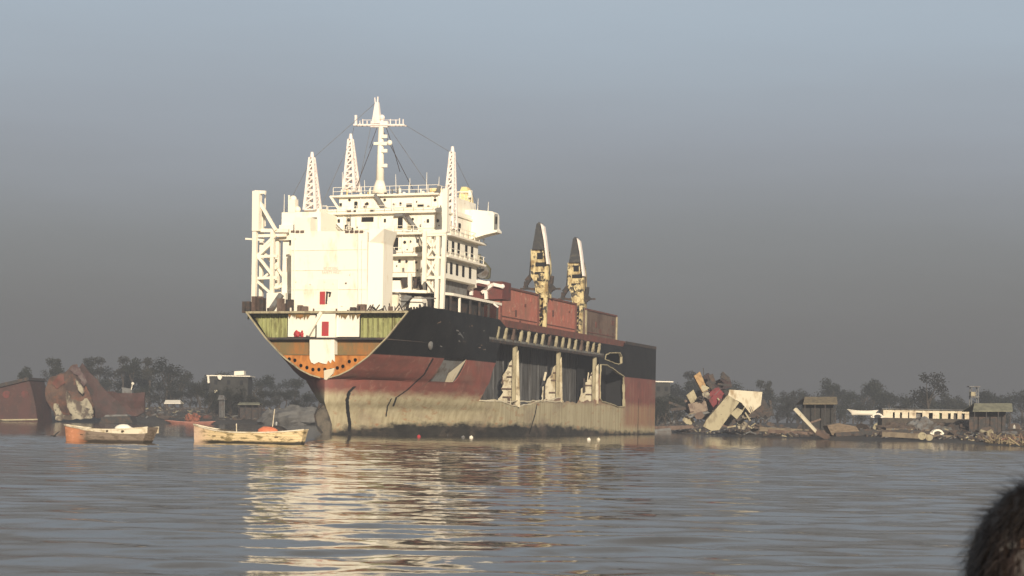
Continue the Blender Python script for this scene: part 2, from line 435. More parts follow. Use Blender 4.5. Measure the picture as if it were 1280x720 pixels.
# rust brown plate between the flats, olive stiffened bulkheads above
section(1.2, 11.2, 13.15, .1, inset=.1).build('flat_bulkhead', RUSTOL, ship)
for (ua, ub) in ((308, 359), (451, 509)):
    ya, _ = S(ua, 405, 1.8); yb, _ = S(ub, 405, 1.8)
    o = section(1.8, 13.52, 16.84, .1, ya if ya > -9 else -99, yb if yb < 9 else 99) if True else None
    o = MB(); zs = [13.52 + (16.84-13.52)*k/8 for k in range(9)]
    if ua < 400: P = [(yb, 1.8, z) for z in (13.52, 16.84)] + [(-hb(1.8, z)+.15, 1.8, z) for z in reversed(zs)]
    else: P = [(hb(1.8, z)-.15, 1.8, z) for z in zs] + [(ya, 1.8, 16.84), (ya, 1.8, 13.52)]
    o.prism(P, (0, .1, 0))
    n = 9
    for i in range(n):
        y = lerp(ya, yb, (i+.5)/n)
        zlo = 13.52
        while hb(1.8, zlo) < abs(y)+.25 and zlo < 16: zlo += .2
        o.box(y-.06, y+.06, 1.55, 1.81, zlo, 16.8)
    o.build('stiffened_bulkhead', OLIVE, ship)
section(.02, 13.2, 13.49, 1.5, inset=.12, n=2).build('deck_girder', DARKS, ship)
# white trunks
def blk(name, u0, u1, v0, v1, xs, dep, m=WHITE, parent=None):
    ya, _ = S(u0, (v0+v1)/2, xs); yb, _ = S(u1, (v0+v1)/2, xs)
    _, zb = S((u0+u1)/2, v1, xs); _, zt = S((u0+u1)/2, v0, xs)
    return MB().box(ya, yb, xs, xs+dep, zb, zt).build(name, m, parent or ship)
def pxprism(name, pts, xs, dep, m=WHITE, parent=None):
    return MB().prism([SP(u, v, xs) for u, v in pts], (0, dep, 0)).build(name, m, parent or ship)
def win(u0, u1, v0, v1, xs, parent, name='window', m=DARK):
    ya, _ = S(u0, v0, xs); yb, _ = S(u1, v0, xs); _, zb = S(u0, v1, xs); _, zt = S(u0, v0, xs)
    return MB().box(ya, yb, xs-.05, xs+.05, zb, zt).build(name, m, parent)
def pxbars(name, segs, xs, w, m=WHITE2, parent=None):
    o = MB()
    for s in segs:
        (u0, v0, u1, v1), ww = s[:4], (s[4] if len(s) > 4 else w)
        xa = s[5] if len(s) > 5 else xs; xb = s[6] if len(s) > 6 else xa
        o.bar(SP(u0, v0, xa), SP(u1, v1, xb), ww)
    return o.build(name, m, parent or ship)
blk('trunk_panel', 360, 394, 391, 421, .7, .15)
blk('trunk_panel', 419, 449, 392, 421, .7, .15)
ptr = blk('trunk_column', 396, 419, 387, 424, .15, 1.0)
pxprism('rudder_trunk', [(387,423),(418,422),(418,452),(415,449),(413,454),(410,450),(408,455),(402,454),(398,452.5),(393,455),(389,453),(387,448)], .05, 1.0)
pxprism('stern_post', [(405,463),(418,460),(416,467),(408,475),(405,474)], -.1, .5, PALE2)
pxbars('ladder_rail', [(402,390,385,419)], -.05, .42, WHITE2)
win(402.5, 411, 402, 420, .15, ptr, 'red_marking', REDP)
for u, v, w in ((373,418,1.4),(377,415,1.2),(379,411,.7)): pass
o = MB()
for k in range(14):
    y, z = S(373+random.uniform(-4, 5), 416+random.uniform(-3, 4), .5); o.ball((y, .5, z), random.uniform(.15, .35), nu=6, nv=4)
o.build('hose_bundle', REDP, ship, True)
# ragged torn plate remains hanging under the deck edge
o = MB()
for k in range(26):
    u = random.choice((random.uniform(418, 450), random.uniform(362, 394))); y, z = S(u, 391.5, .4)
    a = random.uniform(.15, .5); h = random.uniform(.2, 1.0)
    o.add([(y-a, .35, z), (y+a, .35, z), (y+random.uniform(-.2, .2), .30, z-h)], [(0,1,2)])
o.build('torn_plate', RUSTOL, ship)
# rudder and horn at the waterline
pxprism('rudder', [(393,517),(398,510),(404,505),(410,520),(413,530),(413,546),(404,546),(397,538)], .4, .5, mat('rudder_paint', (.13,.11,.085), .7, (.05,.045,.04), .8))
pxbars('rudder_edge', [(404,505,397,511,.3),(397,511,393.5,519,.22),(393.5,519,396,532,.2),(396,532,403,541,.2)], .38, .2, DARKS)
# ---------------------------------------------------------------- accommodation block, aft faces
cas = pxprism('funnel_casing', [(364,293),(371,289),(440,289),(459,290),(459,391),(364,391)], 1.2, 5.0)
# flared starboard side of the casing, carrying the deck above
o = MB()
A = [SP(459,391,1.2), SP(459,303,1.2), SP(482,286.5,2.2), SP(482,286.5,6.2)]
yb = A[0].x
z0 = A[0].z
o.prism([(yb, 1.2, z0), (yb+1.5, 3.0, z0), (yb+1.5, 6.4, z0), (yb, 6.4, z0)], (0, 0, A[1].z - z0))
zt = A[2].z; yt = A[2].x; zm = A[1].z
o.add([(yb+.01, 1.3, zm), (yb+1.5, 3.0, zm), (yb+1.5, 6.4, zm), (yb+.01, 6.4, zm), (yb+.01, 1.3, zt), (yt, 1.6, zt), (yt, 6.4, zt), (yb+.01, 6.4, zt)],
      [(0,1,2,3),(4,7,6,5),(0,4,5,1),(1,5,6,2),(2,6,7,3),(3,7,4,0)])
o.build('casing_flare', WHITE, ship)
win(400, 406.5, 364.5, 380.5, 1.12, cas, 'fire_box', REDP)
o = MB()
for (a, b, c2, d) in ((408,365,414,366),(409,365,408,380),(413,365,412,371)):
    o.bar(SP(a,b,1.08), SP(c2,d,1.08), .2)
o.build('pipe_bracket', DARKS, cas)
win(398, 423, 349, 386, 1.19, cas, 'access_panel', WHITE2)
for v in (322, 361):
    pass
def text(body, u0, u1, v, xs, h, parent, m):
    cu = bpy.data.curves.new('lettering', 'FONT'); cu.body = body; cu.size = h; cu.align_x = 'CENTER'; cu.extrude = .01
    o = bpy.data.objects.new('t', cu); COL.objects.link(o)
    dg = bpy.context.evaluated_depsgraph_get(); dg.update()
    me = bpy.data.meshes.new_from_object(o.evaluated_get(dg)); bpy.data.objects.remove(o)
    xsz = [v2.co.x for v2 in me.vertices]; w = max(xsz)-min(xsz)
    a = SP(u0, v, xs); b = SP(u1, v, xs); k = (b.x-a.x)/w
    o = bpy.data.objects.new('lettering', me); me.materials.append(m); COL.objects.link(o); o.parent = parent
    o.location = ((a.x+b.x)/2, xs, a.z); o.rotation_euler = (R(90), 0, 0); o.scale = (k, 1, 1)
    return o
text('NO SMOKING', 404.5, 422.5, 337.5, 1.17, .62, cas, REDF)
text('SAFETY FIRST', 402.5, 426, 342.6, 1.17, .62, cas, REDF)
# rail brackets / ragged lip on casing top
o = MB()
for u in [366+i*6 for i in range(3)] + [434, 440, 446, 452]:
    y, z = S(u, 289, 1.15); o.box(y-.25, y+.25, 1.0, 1.25, z-.22, z+.10)
o.build('lip_bracket', RUSTBR, cas)
# port side platform house at the fourth level
pt = blk('platform_house', 352, 401, 265, 296, 9, 6)
blk('sponson', 349, 372, 281, 300, 8.6, 4)
win(362, 364.5, 300, 304, 8.5, pt, 'window'); 
blk('side_panel', 353, 370, 296, 390, 9.3, 6, WHITE)
blk('tank_house', 368, 388, 272, 291, 6.6, 3, WHITE2)
win(385, 396, 272, 278, 8.95, pt); win(401, 404, 269, 277, 12.95, pt)
pxbars('vent_pipe', [(361.5,244,361.5,266,.22),(366.5,250,366.5,266,1.1)], 9.5, .3, WHITE2)
MB().ball(SP(366.5, 249, 9.5), .55).build('vent_cowl', WHITE2, ship, True)
MB().ball(SP(372, 262, 9.4), .5).build('searchlight', WHITE2, ship, True)
# tiers behind the casing
t1 = blk('bridge_house', 424, 553, 242, 266, 16, 14)
t2 = blk('upper_tier', 396, 556, 261, 294, 14.5, 15)
t3 = blk('middle_tier', 420, 551, 288, 322, 13.6, 15.5)
t4 = blk('lower_tier', 440, 549, 316, 346, 13.3, 15.5)
for (a, b, c2, d, t, x) in ((443,447,252,260.5,t1,16),(508,515,254.5,259.5,t1,16),(424.5,427.5,254,259,t1,16),(499.5,502,253,257,t1,16),(522,530,255,262,t1,16),(534,537,257,262.5,t1,16),
    (402,405,269,277.5,t2,14.5),(422,425,274,278.5,t2,14.5),(452,467,271.5,277.5,t2,14.5),(480,482.5,273.5,278,t2,14.5),(497.5,503.5,272,287,t2,14.5),(533.5,536.5,274,278.5,t2,14.5),
    (491,498,297,313,t3,13.6),(520.5,524,299,303.5,t3,13.6),(476,479,323.5,329,t4,13.3),(498,501,324.5,328.5,t4,13.3),(530,532.5,324,329,t4,13.3)):
    win(a, b, c2, d, x, t, 'door' if d-c2 > 13 else 'window')
# hooded canopies above doors and sloped stair rails
pxbars('canopy', [(493,269.5,506,268,.35),(505,268,520,286,.35)], 14.0, .3, GREYS)
pxbars('stair', [(469,243,482,262,.45)], 15.4, .4, GREYS)
pxbars('stair', [(507,267,521,287,.42)], 13.9, .4, GREYS)
pxbars('stair', [(413,245,424,262,.3)], 15.4, .3, WHITE2)
# deck edges
def slab(name, pts, z, th=.3, m=WHITE2):
    return MB().prism([(a, b, z) for a, b in pts], (0, 0, -th)).build(name, m, ship)
za = S(500, 317.5, 11.5)[1]; zb_ = S(500, 290, 12)[1]; zc = S(500, 264, 13.6)[1]; zd = S(500, 242, 15)[1]
slab('deck_slab', [(3.3, 11.6), (11.0, 11.6), (12.6, 14), (12.6, 30), (-11, 30), (-11, 13.0), (3.3, 13.0)], za, .28)
slab('deck_slab', [(-6, 12.6), (11.0, 12.6), (12.6, 15), (12.6, 30), (-11, 30), (-11, 13), (-6, 13)], zb_, .28)
slab('deck_slab', [(-10.0, 13.6), (10.6, 13.6), (12.0, 15.5), (12.0, 30), (-10, 30)], zc, .26)
slab('compass_deck', [(-6.6, 15.2), (10.4, 15.2), (10.6, 30), (-6.6, 30)], zd, .24)
# recessed promenade with pillars
prom = blk('promenade_wall', 420, 548, 344, 365, 16.5, 12, GREYS)
blk('promenade_rail_plate', 483, 513, 350.5, 364, 12.4, .15)
blk('promenade_rail_plate', 516, 530, 351, 366, 12.4, .15)
pxbars('promenade_pillar', [(479,340,479,364,.5),(512.5,342,512.5,364,.5),(529,342,529,366,.6),(484,344,510,344,.6)], 12.5, .5, WHITE)
pxbars('clutter', [(505,348,507,359,.7),(520,348,519,360,.5),(524,352,527,362,.4)], 12.1, .5, DARKS)
z20 = S(470, 362, 7)[1]
slab('boat_deck', [(1.6, 6.3), (6.2, 6.3), (11.2, 9.0), (13.3, 14.5), (13.3, 35.5), (-13.3, 35.5), (-13.3, 9.6), (1.6, 9.6)], z20, .38)
# poop house under the boat deck
ph = blk('poop_house', 452, 497, 364, 396, 7.2, 5)
blk('poop_house_wing', 497, 545, 368, 396, 10.5, 20, DARKS)  # dark colour carries the shade under the boat deck overhang
win(470, 477, 373.5, 380.5, 7.2, ph, 'fire_box', REDP); win(470, 477, 381.5, 391, 7.2, ph, 'door')
pxprism('curved_housing', [(513,376),(518,371),(526,371),(528,376),(528,386),(516,388),(511,384)], 8.6, 2, WHITE)
pxprism('gusset', [(493,367),(515,370),(506,380),(499,388),(497,380)], 8.4, .2, GREYS)
blk('port_house', 333, 357, 366, 392, 6.5, 4)
blk('port_house_wall', 352, 366, 340, 392, 8.2, 4, WHITE)
pxbars('port_stair', [(338,389,352,368,.7)], 6.2, .6, GREYS)
o = MB()
for k in range(12):   # scrap and stumps standing on the poop edge
    u = (308, 319, 323, 326, 350, 356, 362, 375, 380, 441, 452, 489)[k]; h = (2.0, 2.9, 2.9, 2.6, 2.5, 1.6, 2.3, 1.3, 1.1, .9, 1.4, 1.0)[k]
    y, z = S(u, 390, .8); w = random.uniform(.3, .6); MB().box(y-w, y+w, .6, 1.4, 17.0, 17.0+h*.8).build('bollard', RUSTBR if k % 3 else DARKS, ship)
o = MB()
for k in range(40):
    u = random.uniform(445, 506); y, z = S(u, 389, .6); a = random.uniform(0, 6.28); l = random.uniform(.3, 1.3)
    o.bar((y, random.uniform(.3, 3), 17.05), (y+math.cos(a)*l*.6, random.uniform(.3, 3), 17.05+abs(math.sin(a))*l), .12)
tag(o.build('deck_scrap', DARKS, ship), kind='stuff')
# black starboard bulwark clutter, fairleads
o = MB()
for k in range(60):
    xs = random.uniform(4, 36); a = random.uniform(0, 3.14); l = random.uniform(.4, 1.6)
    p = Vector((hb(xs, 17.5)-.8-random.random()*2, xs, 17.0)); o.bar(p, p+Vector((0, math.cos(a)*l, .4+abs(math.sin(a))*l)), .22)
tag(o.build('deck_scrap', DARKS, ship), kind='stuff')
for xs in (14, 17.5, 22, 26, 30, 34): MB().box(12.9, 13.2, xs, xs+.3, 17.5, z20-.38).build('deck_pillar', WHITE2 if xs == 17.5 else DARKS, ship)  # pillars mostly coloured dark for the shade under the overhang
# starboard side of the block: galleries
for (zl, xa, xb) in ((za, 18, 24), (zb_, 18, 24)):
    pass
def side_win(xa, xb, z0_, z1_, parent, ys): return MB().box(ys-.05, ys+.06, xa, xb, z0_, z1_).build('window', DARK, parent)
for t, xlist, zz0, zz1 in ((t3, (15.5, 18, 20.3, 23.5, 26), 1.0, 2.7), (t4, (15.5, 17.6, 20, 22.6, 25.5), .7, 2.4), (t2, (17, 20), 1.0, 2.2)):
    ys = max(v2.co.x for v2 in t.data.vertices); zb0 = min(v2.co.z for v2 in t.data.vertices)
    for x in xlist: side_win(x, x+.9, zb0+zz0, zb0+zz1, t, ys)
for zl in (za, zb_):
    o = MB()
    for x in range(15, 30, 2): o.bar((12.5, x, zl), (12.5, x, zl+1.1), .09)
    for h in (.55, 1.1): o.bar((12.5, 14.2, zl+h), (12.5, 29.6, zl+h), .08)
    o.build('side_railing', WHITE2, ship)
pxbars('side_pillar', [(577,300,578,352,.9),(560,318,560,372,.4)], 24, .9, WHITE)
# railing on the boat deck aft and compass deck
def railing(pts, z, h=1.1, name='railing', step=1.5, m=WHITE2):
    o = MB()
    for a, b in zip(pts, pts[1:]):
        a, b = Vector((*a, 0)), Vector((*b, 0)); n = max(1, int((b-a).length/step))
        for k in range(n+1):
            p = a.lerp(b, k/n); o.bar((p.x, p.y, z), (p.x, p.y, z+h), .07)
        for hh in (h*.5, h): o.bar((a.x, a.y, z+hh), (b.x, b.y, z+hh), .06)
    return o.build(name, m, ship)
railing([(1.7, 6.4), (6.2, 6.4)], z20, 1.15, m=GREYS)
railing([(-6.4, 15.4), (10.2, 15.4), (10.4, 29)], zd, 1.2)
railing([(-9.8, 13.7), (-6.6, 13.7)], zc, 1.1)
# things on the compass deck
for k, (u, v, w) in enumerate(((427,237,.35),(434,236,.3),(500,235,.45),(505,240,.55),(520,238,.3),(526,236,.3),(530,239,.3),(535,238,.25),(541,236,.5),(546,239,.9),(552,237,.3),(461,240,.6),(451,241,.5))):
    a = SP(u, v, 15.8+.3*(k % 3)); MB().tube((a.x, a.y, zd), a, w*.5, w*.35, 8).build('deck_fitting', (WHITE2, CREAM, WHITE2, PINKW, GREYS)[k % 5], ship)
blk('signal_locker', 537, 549, 235, 245, 16.2, 2, CREAM)
# bridge wing reaching out to starboard and its console end
wing = pxprism('bridge_wing', [(562,263),(592,262),(616,264.5),(618,268),(618,284),(621,288),(621,290),(606,293.5),(590,298.5),(580,304),(570,316),(562,316)], 25.5, 2.2, WHITE)
win(618.2, 622, 267.5, 286.5, 25.3, wing, 'wing_console', GREYS)
win(619.5, 621.5, 271, 280, 25.2, wing, 'console_window', DARK)
# cream samson posts
pxprism('samson_post', [(572,264),(574,241),(577,233.5),(583,233.5),(586,241),(589,264)], 29.7, 1.6, CREAM)
sp = pxprism('samson_post', [(582,290),(592,290),(591.5,315),(581,315)], 31.3, 1.4, CREAM)
pxbars('post_fitting', [(588,238,588,247,.5),(570,240,588,240,.2)], 29.5, .4, WHITE2)
# lifeboat falls and davit machinery forward of the block
pxbars('davit_frame', [(592,313,612,335,.28),(612,335,611,348,.4),(584,318,600,333,.7),(584,331,606,331,.5),(584,345,611,347,.5),(598,318,598,346,.6),(590,320,590,348,.5),(584,323,611,340,.35)], 32, .4, mat('olive_steel', (.10, .095, .06), .7, (.05, .045, .035), .9))
MB().tube(SP(603, 340, 31.4), SP(603, 340, 31.4)+Vector((0, .8, 0)), 1.0, n=16).build('winch_drum', GREYS, ship)
pxprism('davit_housing', [(583,316),(596,320),(596,330),(584,330)], 32.2, 1.2, CREAM)
for k, pts in enumerate((((589,369),(589.5,358),(585,362),(592,354),(598,351.5),(610,354)), ((608,374),(607.5,364),(603,366),(613,358),(617,355.5),(628,358)))):
    o = MB(); P = [SP(u, v, 31+k*2.2) for u, v in pts]
    for a, b, w in ((0,1,.45),(2,3,.75),(3,4,.7),(4,5,.7)): o.bar(P[a], P[b], w, .5)
    o.ball(P[5], .38, nu=8, nv=5); o.build('davit_arm', PINKW, ship)
pxbars('boat_deck_gear', [(590,349,592,360,.8),(570,350,571,364,.7),(575,357,578,363,.7),(566,360,572,366,.6)], 30, .5, WHITE2)
blk('deck_store', 560, 628, 352, 374, 33.5, 4, mat('store_red', (.13, .04, .035), .75, (.06, .04, .035), .7))
pxbars('boat_rail', [(575,371.5,617,379.5,.32),(617,379.5,623,384,.25)], 32, .3, PINKW)

for (u0, v0, x0_, u1, v1, x1_) in ((443, 156, 18.9, 439, 176, 17), (506, 156, 18.9, 566, 192, 18), (470, 128, 18.9, 391, 198, 9.6), (438.5, 175, 17, 400, 262, 13), (566, 192, 18, 600, 262, 27), (390, 198, 9.6, 356, 264, 9.6), (484, 156, 18.9, 540, 238, 20), (464, 156, 18.9, 447, 238, 16)):
    MB().tube(SP(u0, v0, x0_), SP(u1, v1, x1_), .035, n=4).build('rigging_wire', GREYS, ship)
for u, v, h, x in ((428, 242, 3.2, 16), (456, 242, 2.0, 17), (495, 240, 2.6, 17), (512, 241, 2.2, 22), (533, 241, 3.0, 17), (548, 241, 2.4, 24), (372, 266, 2.0, 10), (355, 267, 2.8, 10), (597, 263, 1.8, 27), (610, 264, 1.4, 27)):
    a = SP(u, v, x); MB().tube(a, a+Vector((random.uniform(-.1, .1), 0, h)), .06, .03, 5).build('aerial', WHITE2, ship)
# small fittings on the aft faces: pipes, lamps, ladders, weld seams, life-ring racks
def pipe(u0, v0, u1, v1, xs, r, parent, m=WHITE2): return MB().tube(SP(u0, v0, xs), SP(u1, v1, xs), r, n=6).build('pipe', m, parent)
SEAM = mat('weld_seam', (.76, .69, .55), .7, (.62, .50, .34), 1)
for v in (313, 338, 362): win(364.5, 458.5, v, v+.45, 1.16, cas, 'weld_seam', SEAM)
pipe(448, 292, 448, 388, 1.0, .09, cas); pipe(452.5, 300, 452.5, 388, 1.0, .06, cas, PINKW); pipe(368, 292, 368, 389, 1.05, .07, cas)
for k in range(9):
    u = random.uniform(368, 455); v = random.uniform(350, 386); win(u, u+random.uniform(.8, 2.2), v, v+random.uniform(.8, 2.4), 1.1, cas, 'bracket', random.choice((WHITE2, PINKW, GREYS, RUSTBR)))
for t, xs, us, v0, v1 in ((t1, 15.9, (451, 470, 490, 517, 540, 548), 244, 261), (t2, 14.4, (412, 430, 445, 473, 509, 527, 545), 266, 288), (t3, 13.5, (487, 503, 512, 529), 292, 316), (t4, 13.2, (483, 492, 506, 518, 527), 320, 341)):
    for u in us:
        pipe(u, v0+random.uniform(0, 4), u, v1-random.uniform(0, 4), xs, random.uniform(.05, .12), t, random.choice((WHITE2, PINKW, SEAM)))
        w = random.uniform(.6, 1.8); a = u + random.uniform(2, 6); b = random.uniform(v0+2, v1-3); win(a, a+w, b, b+random.uniform(.7, 2.2), xs, t, 'fitting', random.choice((GREYS, DARKS, WHITE2, RUSTBR)))
    win(us[0], us[-1], v1-.7, v1-.2, xs, t, 'weld_seam', SEAM)
def port(u, v, xs, parent, r=.24):
    a = SP(u, v, xs); MB().tube(a+Vector((0, -.06, 0)), a+Vector((0, .05, 0)), r, n=12).build('porthole', DARK, parent); MB().tube(a+Vector((0, -.04, 0)), a+Vector((0, .05, 0)), r*1.35, n=12).build('porthole_rim', SEAM, parent)
for u, v, t, xs in ((408, 285, t2, 14.5), (436, 275, t2, 14.5), (446, 284, t2, 14.5), (516, 274, t2, 14.5), (526, 282, t2, 14.5), (547, 276, t2, 14.5), (506, 303, t3, 13.6), (513, 302, t3, 13.6), (533, 303, t3, 13.6), (485, 333, t4, 13.3), (508, 327, t4, 13.3), (520, 328, t4, 13.3), (437, 250, t1, 16), (459, 255, t1, 16), (481, 250, t1, 16), (492, 256, t1, 16), (544, 250, t1, 16), (355.5, 288, pt, 9), (375, 283, pt, 9)): port(u, v, xs, t, random.uniform(.18, .28))
for (a, b, c2, d, t, x, nm) in ((431, 434.5, 281, 289.5, t2, 14.42, 'door'), (456, 458.5, 254, 262, t1, 15.92, 'door'), (540, 543, 294, 305, t3, 13.52, 'door'), (486, 489, 333, 344, t4, 13.22, 'door'), (503, 506, 335, 343, t4, 13.22, 'vent'), (411, 417, 267, 270, t2, 14.42, 'vent'), (463, 467, 262, 265, t2, 14.42, 'vent'), (507, 512, 290, 292.5, t3, 13.52, 'vent'), (517, 526, 309, 315, t3, 13.3, 'locker'), (510, 514, 280, 287, t2, 14.2, 'locker')): win(a, b, c2, d, x, t, nm, {'door': DARKS, 'vent': GREYS, 'locker': PALE}[nm])
for (u0, v0, u1, v1, x) in ((404, 266, 430, 292, 14.2), (436, 262, 436, 290, 14.2), (520, 291, 532, 318, 13.3), (479, 318, 490, 345, 13.1)):
    o = MB(); A, B = SP(u0, v0, x), SP(u1, v1, x)
    for sd in (-.28, .28): o.bar(A+Vector((sd, 0, 0)), B+Vector((sd, 0, 0)), .07)
    for k in range(12): q = A.lerp(B, (k+.5)/12); o.bar(q-Vector((.28, 0, 0)), q+Vector((.28, 0, 0)), .05)
    o.build('ladder', GREYS, ship)
for k in range(26):     # cut stubs and gear left on the deck edges
    zd_, xa_ = random.choice(((za, 11.7), (zb_, 12.75), (zc, 13.75), (zd, 15.3))); y = random.uniform(2.5 if zd_ == za else -5, 10.3); h = random.uniform(.25, 1.0); w = random.uniform(.08, .4)
    MB().box(y, y+w, xa_, xa_+.3, zd_, zd_+h).build('deck_stub', random.choice((GREYS, DARKS, WHITE2, PINKW, RUSTBR)), ship)
o = MB()
for k in range(12):
    y, z = S(481+random.uniform(-5, 5), 309+random.uniform(-3, 3), 12.2); o.ball((y, 12.2, z), random.uniform(.2, .4), nu=6, nv=4)
o.build('hose_bundle', REDP, ship, True)
railing([(3.5, 11.8), (8.2, 11.8)], za, 1.0); railing([(-3, 12.8), (10.6, 12.8)], zb_, 1.0); railing([(-8, 13.8), (10.3, 13.8)], zc, .95)
for (u0, u1, v) in ((455, 500, 366), (500, 545, 372)): pipe(u0, v, u1, v+1, 7.0, .1, ph, GREYS)
for u in (458, 464, 482, 489): win(u, u+.5, 366, 388, 7.12, ph, 'stiffener', SEAM)
for k in range(14):     # stumps of the cut-off bulwark along the poop edge
    u = 306 + k*14.3; y, z = S(u, 390, .3); h = random.uniform(.25, .9); MB().box(y-.06, y+.06, .2, .5, 17.0, 17.0+h).build('rail_stump', random.choice((RUSTBR, WHITE2, DARKS)), ship)
for k in range(16):     # scuffs and bare patches on the black topsides
    xs = random.uniform(9, 33); z = random.uniform(12.2, 17); w = random.uniform(.3, 1.6); h = random.uniform(.06, .25); a = random.uniform(-.3, .3)
    P = [Vector((hb(xs+dx, z+dz)+.025, xs+dx, z+dz)) for dx, dz in ((0, 0), (w, a*w), (w*.9, a*w+h), (w*.1, h))]
    MB().add(P, [(0,1,2,3)]).build('bare_patch', random.choice((GREYS, DARKS, RUSTBR)), hull)
for u, v in ((575.5, 419), (577, 421)):
    p = hull_hit(u, v); MB().add([(p.x+.04, p.y-.7, p.z+.25), (p.x+.04, p.y+.7, p.z-.25), (p.x+.04, p.y+.7, p.z-.02), (p.x+.04, p.y-.6, p.z+.5)], [(0,1,2,3)]).build('bare_patch', mat('bare_grey', (.10,.10,.10), .7), hull)
# ---------------------------------------------------------------- lifeboat towers, port and starboard
def tower(name, segs):
    root = bpy.data.objects.new(name, None); COL.objects.link(root); root.parent = ship
    posts, braces = segs
    for s in posts: pxbars('post', [s], 8, .6, WHITE2, root)
    pxbars('lattice', braces, 8, .32, WHITE2, root)
    return root
tower('boat_tower', ([(321.5,239,321,289,1.05,7.0),(319,289,317.5,390,.62,7.0),(328,255,326,390,.50,9.0),(341,289,340,368,.52,7.5),(347.5,298,347,362,.55,9.4)],
    [(319,240,332,240.5,.45,7.0),(331.5,241,331.5,283,.14,8.5),(325,253,345,288,.42,7.2),(322,288,361,288.5,.5,7.6),(322,295,358,294,.42,7.8),(307,298.5,330,300,.25,7.4),
     (345,294,326,312,.42,7.4),(341,303,320,322,.42,7.4),(318,321,347,320,.4,7.4),(320,317,341,344,.38,7.4),(329,314,346,336,.34,8.6),(318,348,347,347,.38,7.6),(320,350,338,366,.32,7.6),(340,338,330,347,.3,8.0),(340,360,352,358,.3,8.0),(347,335,357,350,.35,9.0),(357,350,350,358,.35,9.0)]))
tower('boat_tower', ([(557.5,236,556.5,290,.72,8.4),(556,290,552.5,386,.56,8.4),(548,290,545.5,386,.52,8.4),(531,289,530.5,352,.5,7.6),(537,300,536.5,366,.4,9.2),(556,255,560,290,.5,10.2)],
    [(528,291,558,289,.5,8.2),(530,294,556,293,.35,8.2),(531,296,547,318,.34,8.2),(547,300,533,322,.34,8.2),(531,322,555,322,.3,8.4),(547,322,534,345,.32,8.2),(533,325,547,346,.3,8.2),(531,347,556,347,.4,8.4),(541,294,541,366,.28,9.2),(534,352,548,370,.3,8.6)]))
# ---------------------------------------------------------------- masts
def lattice_mast(base, tip, xs, wb, wt, m=PINKW, n=8, solid=False):
    a, b = SP(*base, xs), SP(*tip, xs)
    root = bpy.data.objects.new('lattice_mast', None); COL.objects.link(root); root.parent = ship; root.location = a
    d = b - a; o = MB()
    cor = lambda t: [Vector((0,0,0)) + d*t + Vector((sx*lerp(wb, wt, t)/2, sy*lerp(wb, wt, t)/2, 0)) for sx, sy in ((-1,-1),(1,-1),(1,1),(-1,1))]
    c0, c1 = cor(0), cor(1)
    for i in range(4): o.bar(c0[i], c1[i], .40, .40, .24)
    o.build('mast_legs', m, root); o = MB(); t = 0
    for k in range(n):
        ta, tb = k/n, (k+1)/n; A, B = cor(ta), cor(tb)
        for i in range(4):
            j = (i+1) % 4; o.bar(A[i], B[j], .19); o.bar(A[i], A[j], .19)
            if solid and i == 0: o.add([A[0]*.6+A[1]*.4, A[1], B[1], B[0]*.6+B[1]*.4], [(0,1,2,3)])
    o.build('mast_bracing', m, root)
    o = MB(); o.tube(d, d+Vector((0, 0, .8)), .32, .2); o.build('mast_head', m, root)
    return root
lattice_mast((390.5, 263), (390, 197), 9.6, 1.75, .55)
blk('mast_base', 380, 399, 261, 275, 9.2, 2.4)
lattice_mast((439.5, 239), (438.3, 174), 17, 1.75, .5)
lattice_mast((562, 287), (565.5, 190), 18, 1.55, .5, n=12)
mm = bpy.data.objects.new('main_mast', None); COL.objects.link(mm); mm.parent = ship
MX = 18.9
o = MB(); o.tube(SP(474.5, 242, MX), SP(475, 226, MX), 1.25, .62, 12); o.tube(SP(475, 227, MX), SP(476.3, 160, MX), .62, .40, 12); o.ball(SP(476.3, 160, MX), .40); o.build('pole', WHITE2, mm, True)
o = MB(); P = SP(443, 156.5, MX); Q = SP(506.5, 156.5, MX); o.bar(P+Vector((0,-.3,0)), Q+Vector((0,-.3,0)), .26, .22); o.bar(P+Vector((0,.5,0)), Q+Vector((0,.5,0)), .2)
o.bar(SP(464,155.5,MX), SP(485,155.5,MX), .5, .9); o.bar(SP(452,150,MX), SP(500,150,MX), .07)
for u, v in ((445,144),(450,151),(453.5,149),(459,151),(488,149),(495,149.5),(499.5,148),(504,149)): o.bar(SP(u,156.5,MX), SP(u,v,MX), .30 if u == 445 else .13)
o.build('crosstree', PINKW, mm)
o = MB(); o.bar(SP(471,155,MX), SP(471.5,128,MX), 1.3, 1.0, .55); o.build('topmast', PINKW, mm)
o = MB(); o.tube(SP(471.8,129,MX), SP(472.3,121,MX), .12); o.tube(SP(469,130,MX), SP(468.5,122,MX), .08); o.ball(SP(477.5,147,MX), .45, nu=8, nv=6); o.tube(SP(477.5,155,MX), SP(477.5,147,MX), .22); o.build('antenna', PINKW, mm)
o = MB()
for v in (170.5, 179.5, 188.5, 207): o.bar(SP(477,v,MX-.4), SP(484,v,MX-.4), .26, .5)
o.bar(SP(467.5,179.5,MX-.4), SP(476,179.5,MX-.4), .3, .4); o.ball(SP(487,178.5,MX-.5), .42, nu=8, nv=5); o.build('bracket', WHITE2, mm)
o = MB()
for u0, v0, u1, v1, x in ((466,180,446,232,15.6),(471,160,462,185,17),(483,160,493,190,20),(493,190,500,215,22),(478,162,516,236,27)): o.tube(SP(u0,v0,MX), SP(u1,v1,x), .05, n=5)
o.build('stay_wire', DARKS, mm)
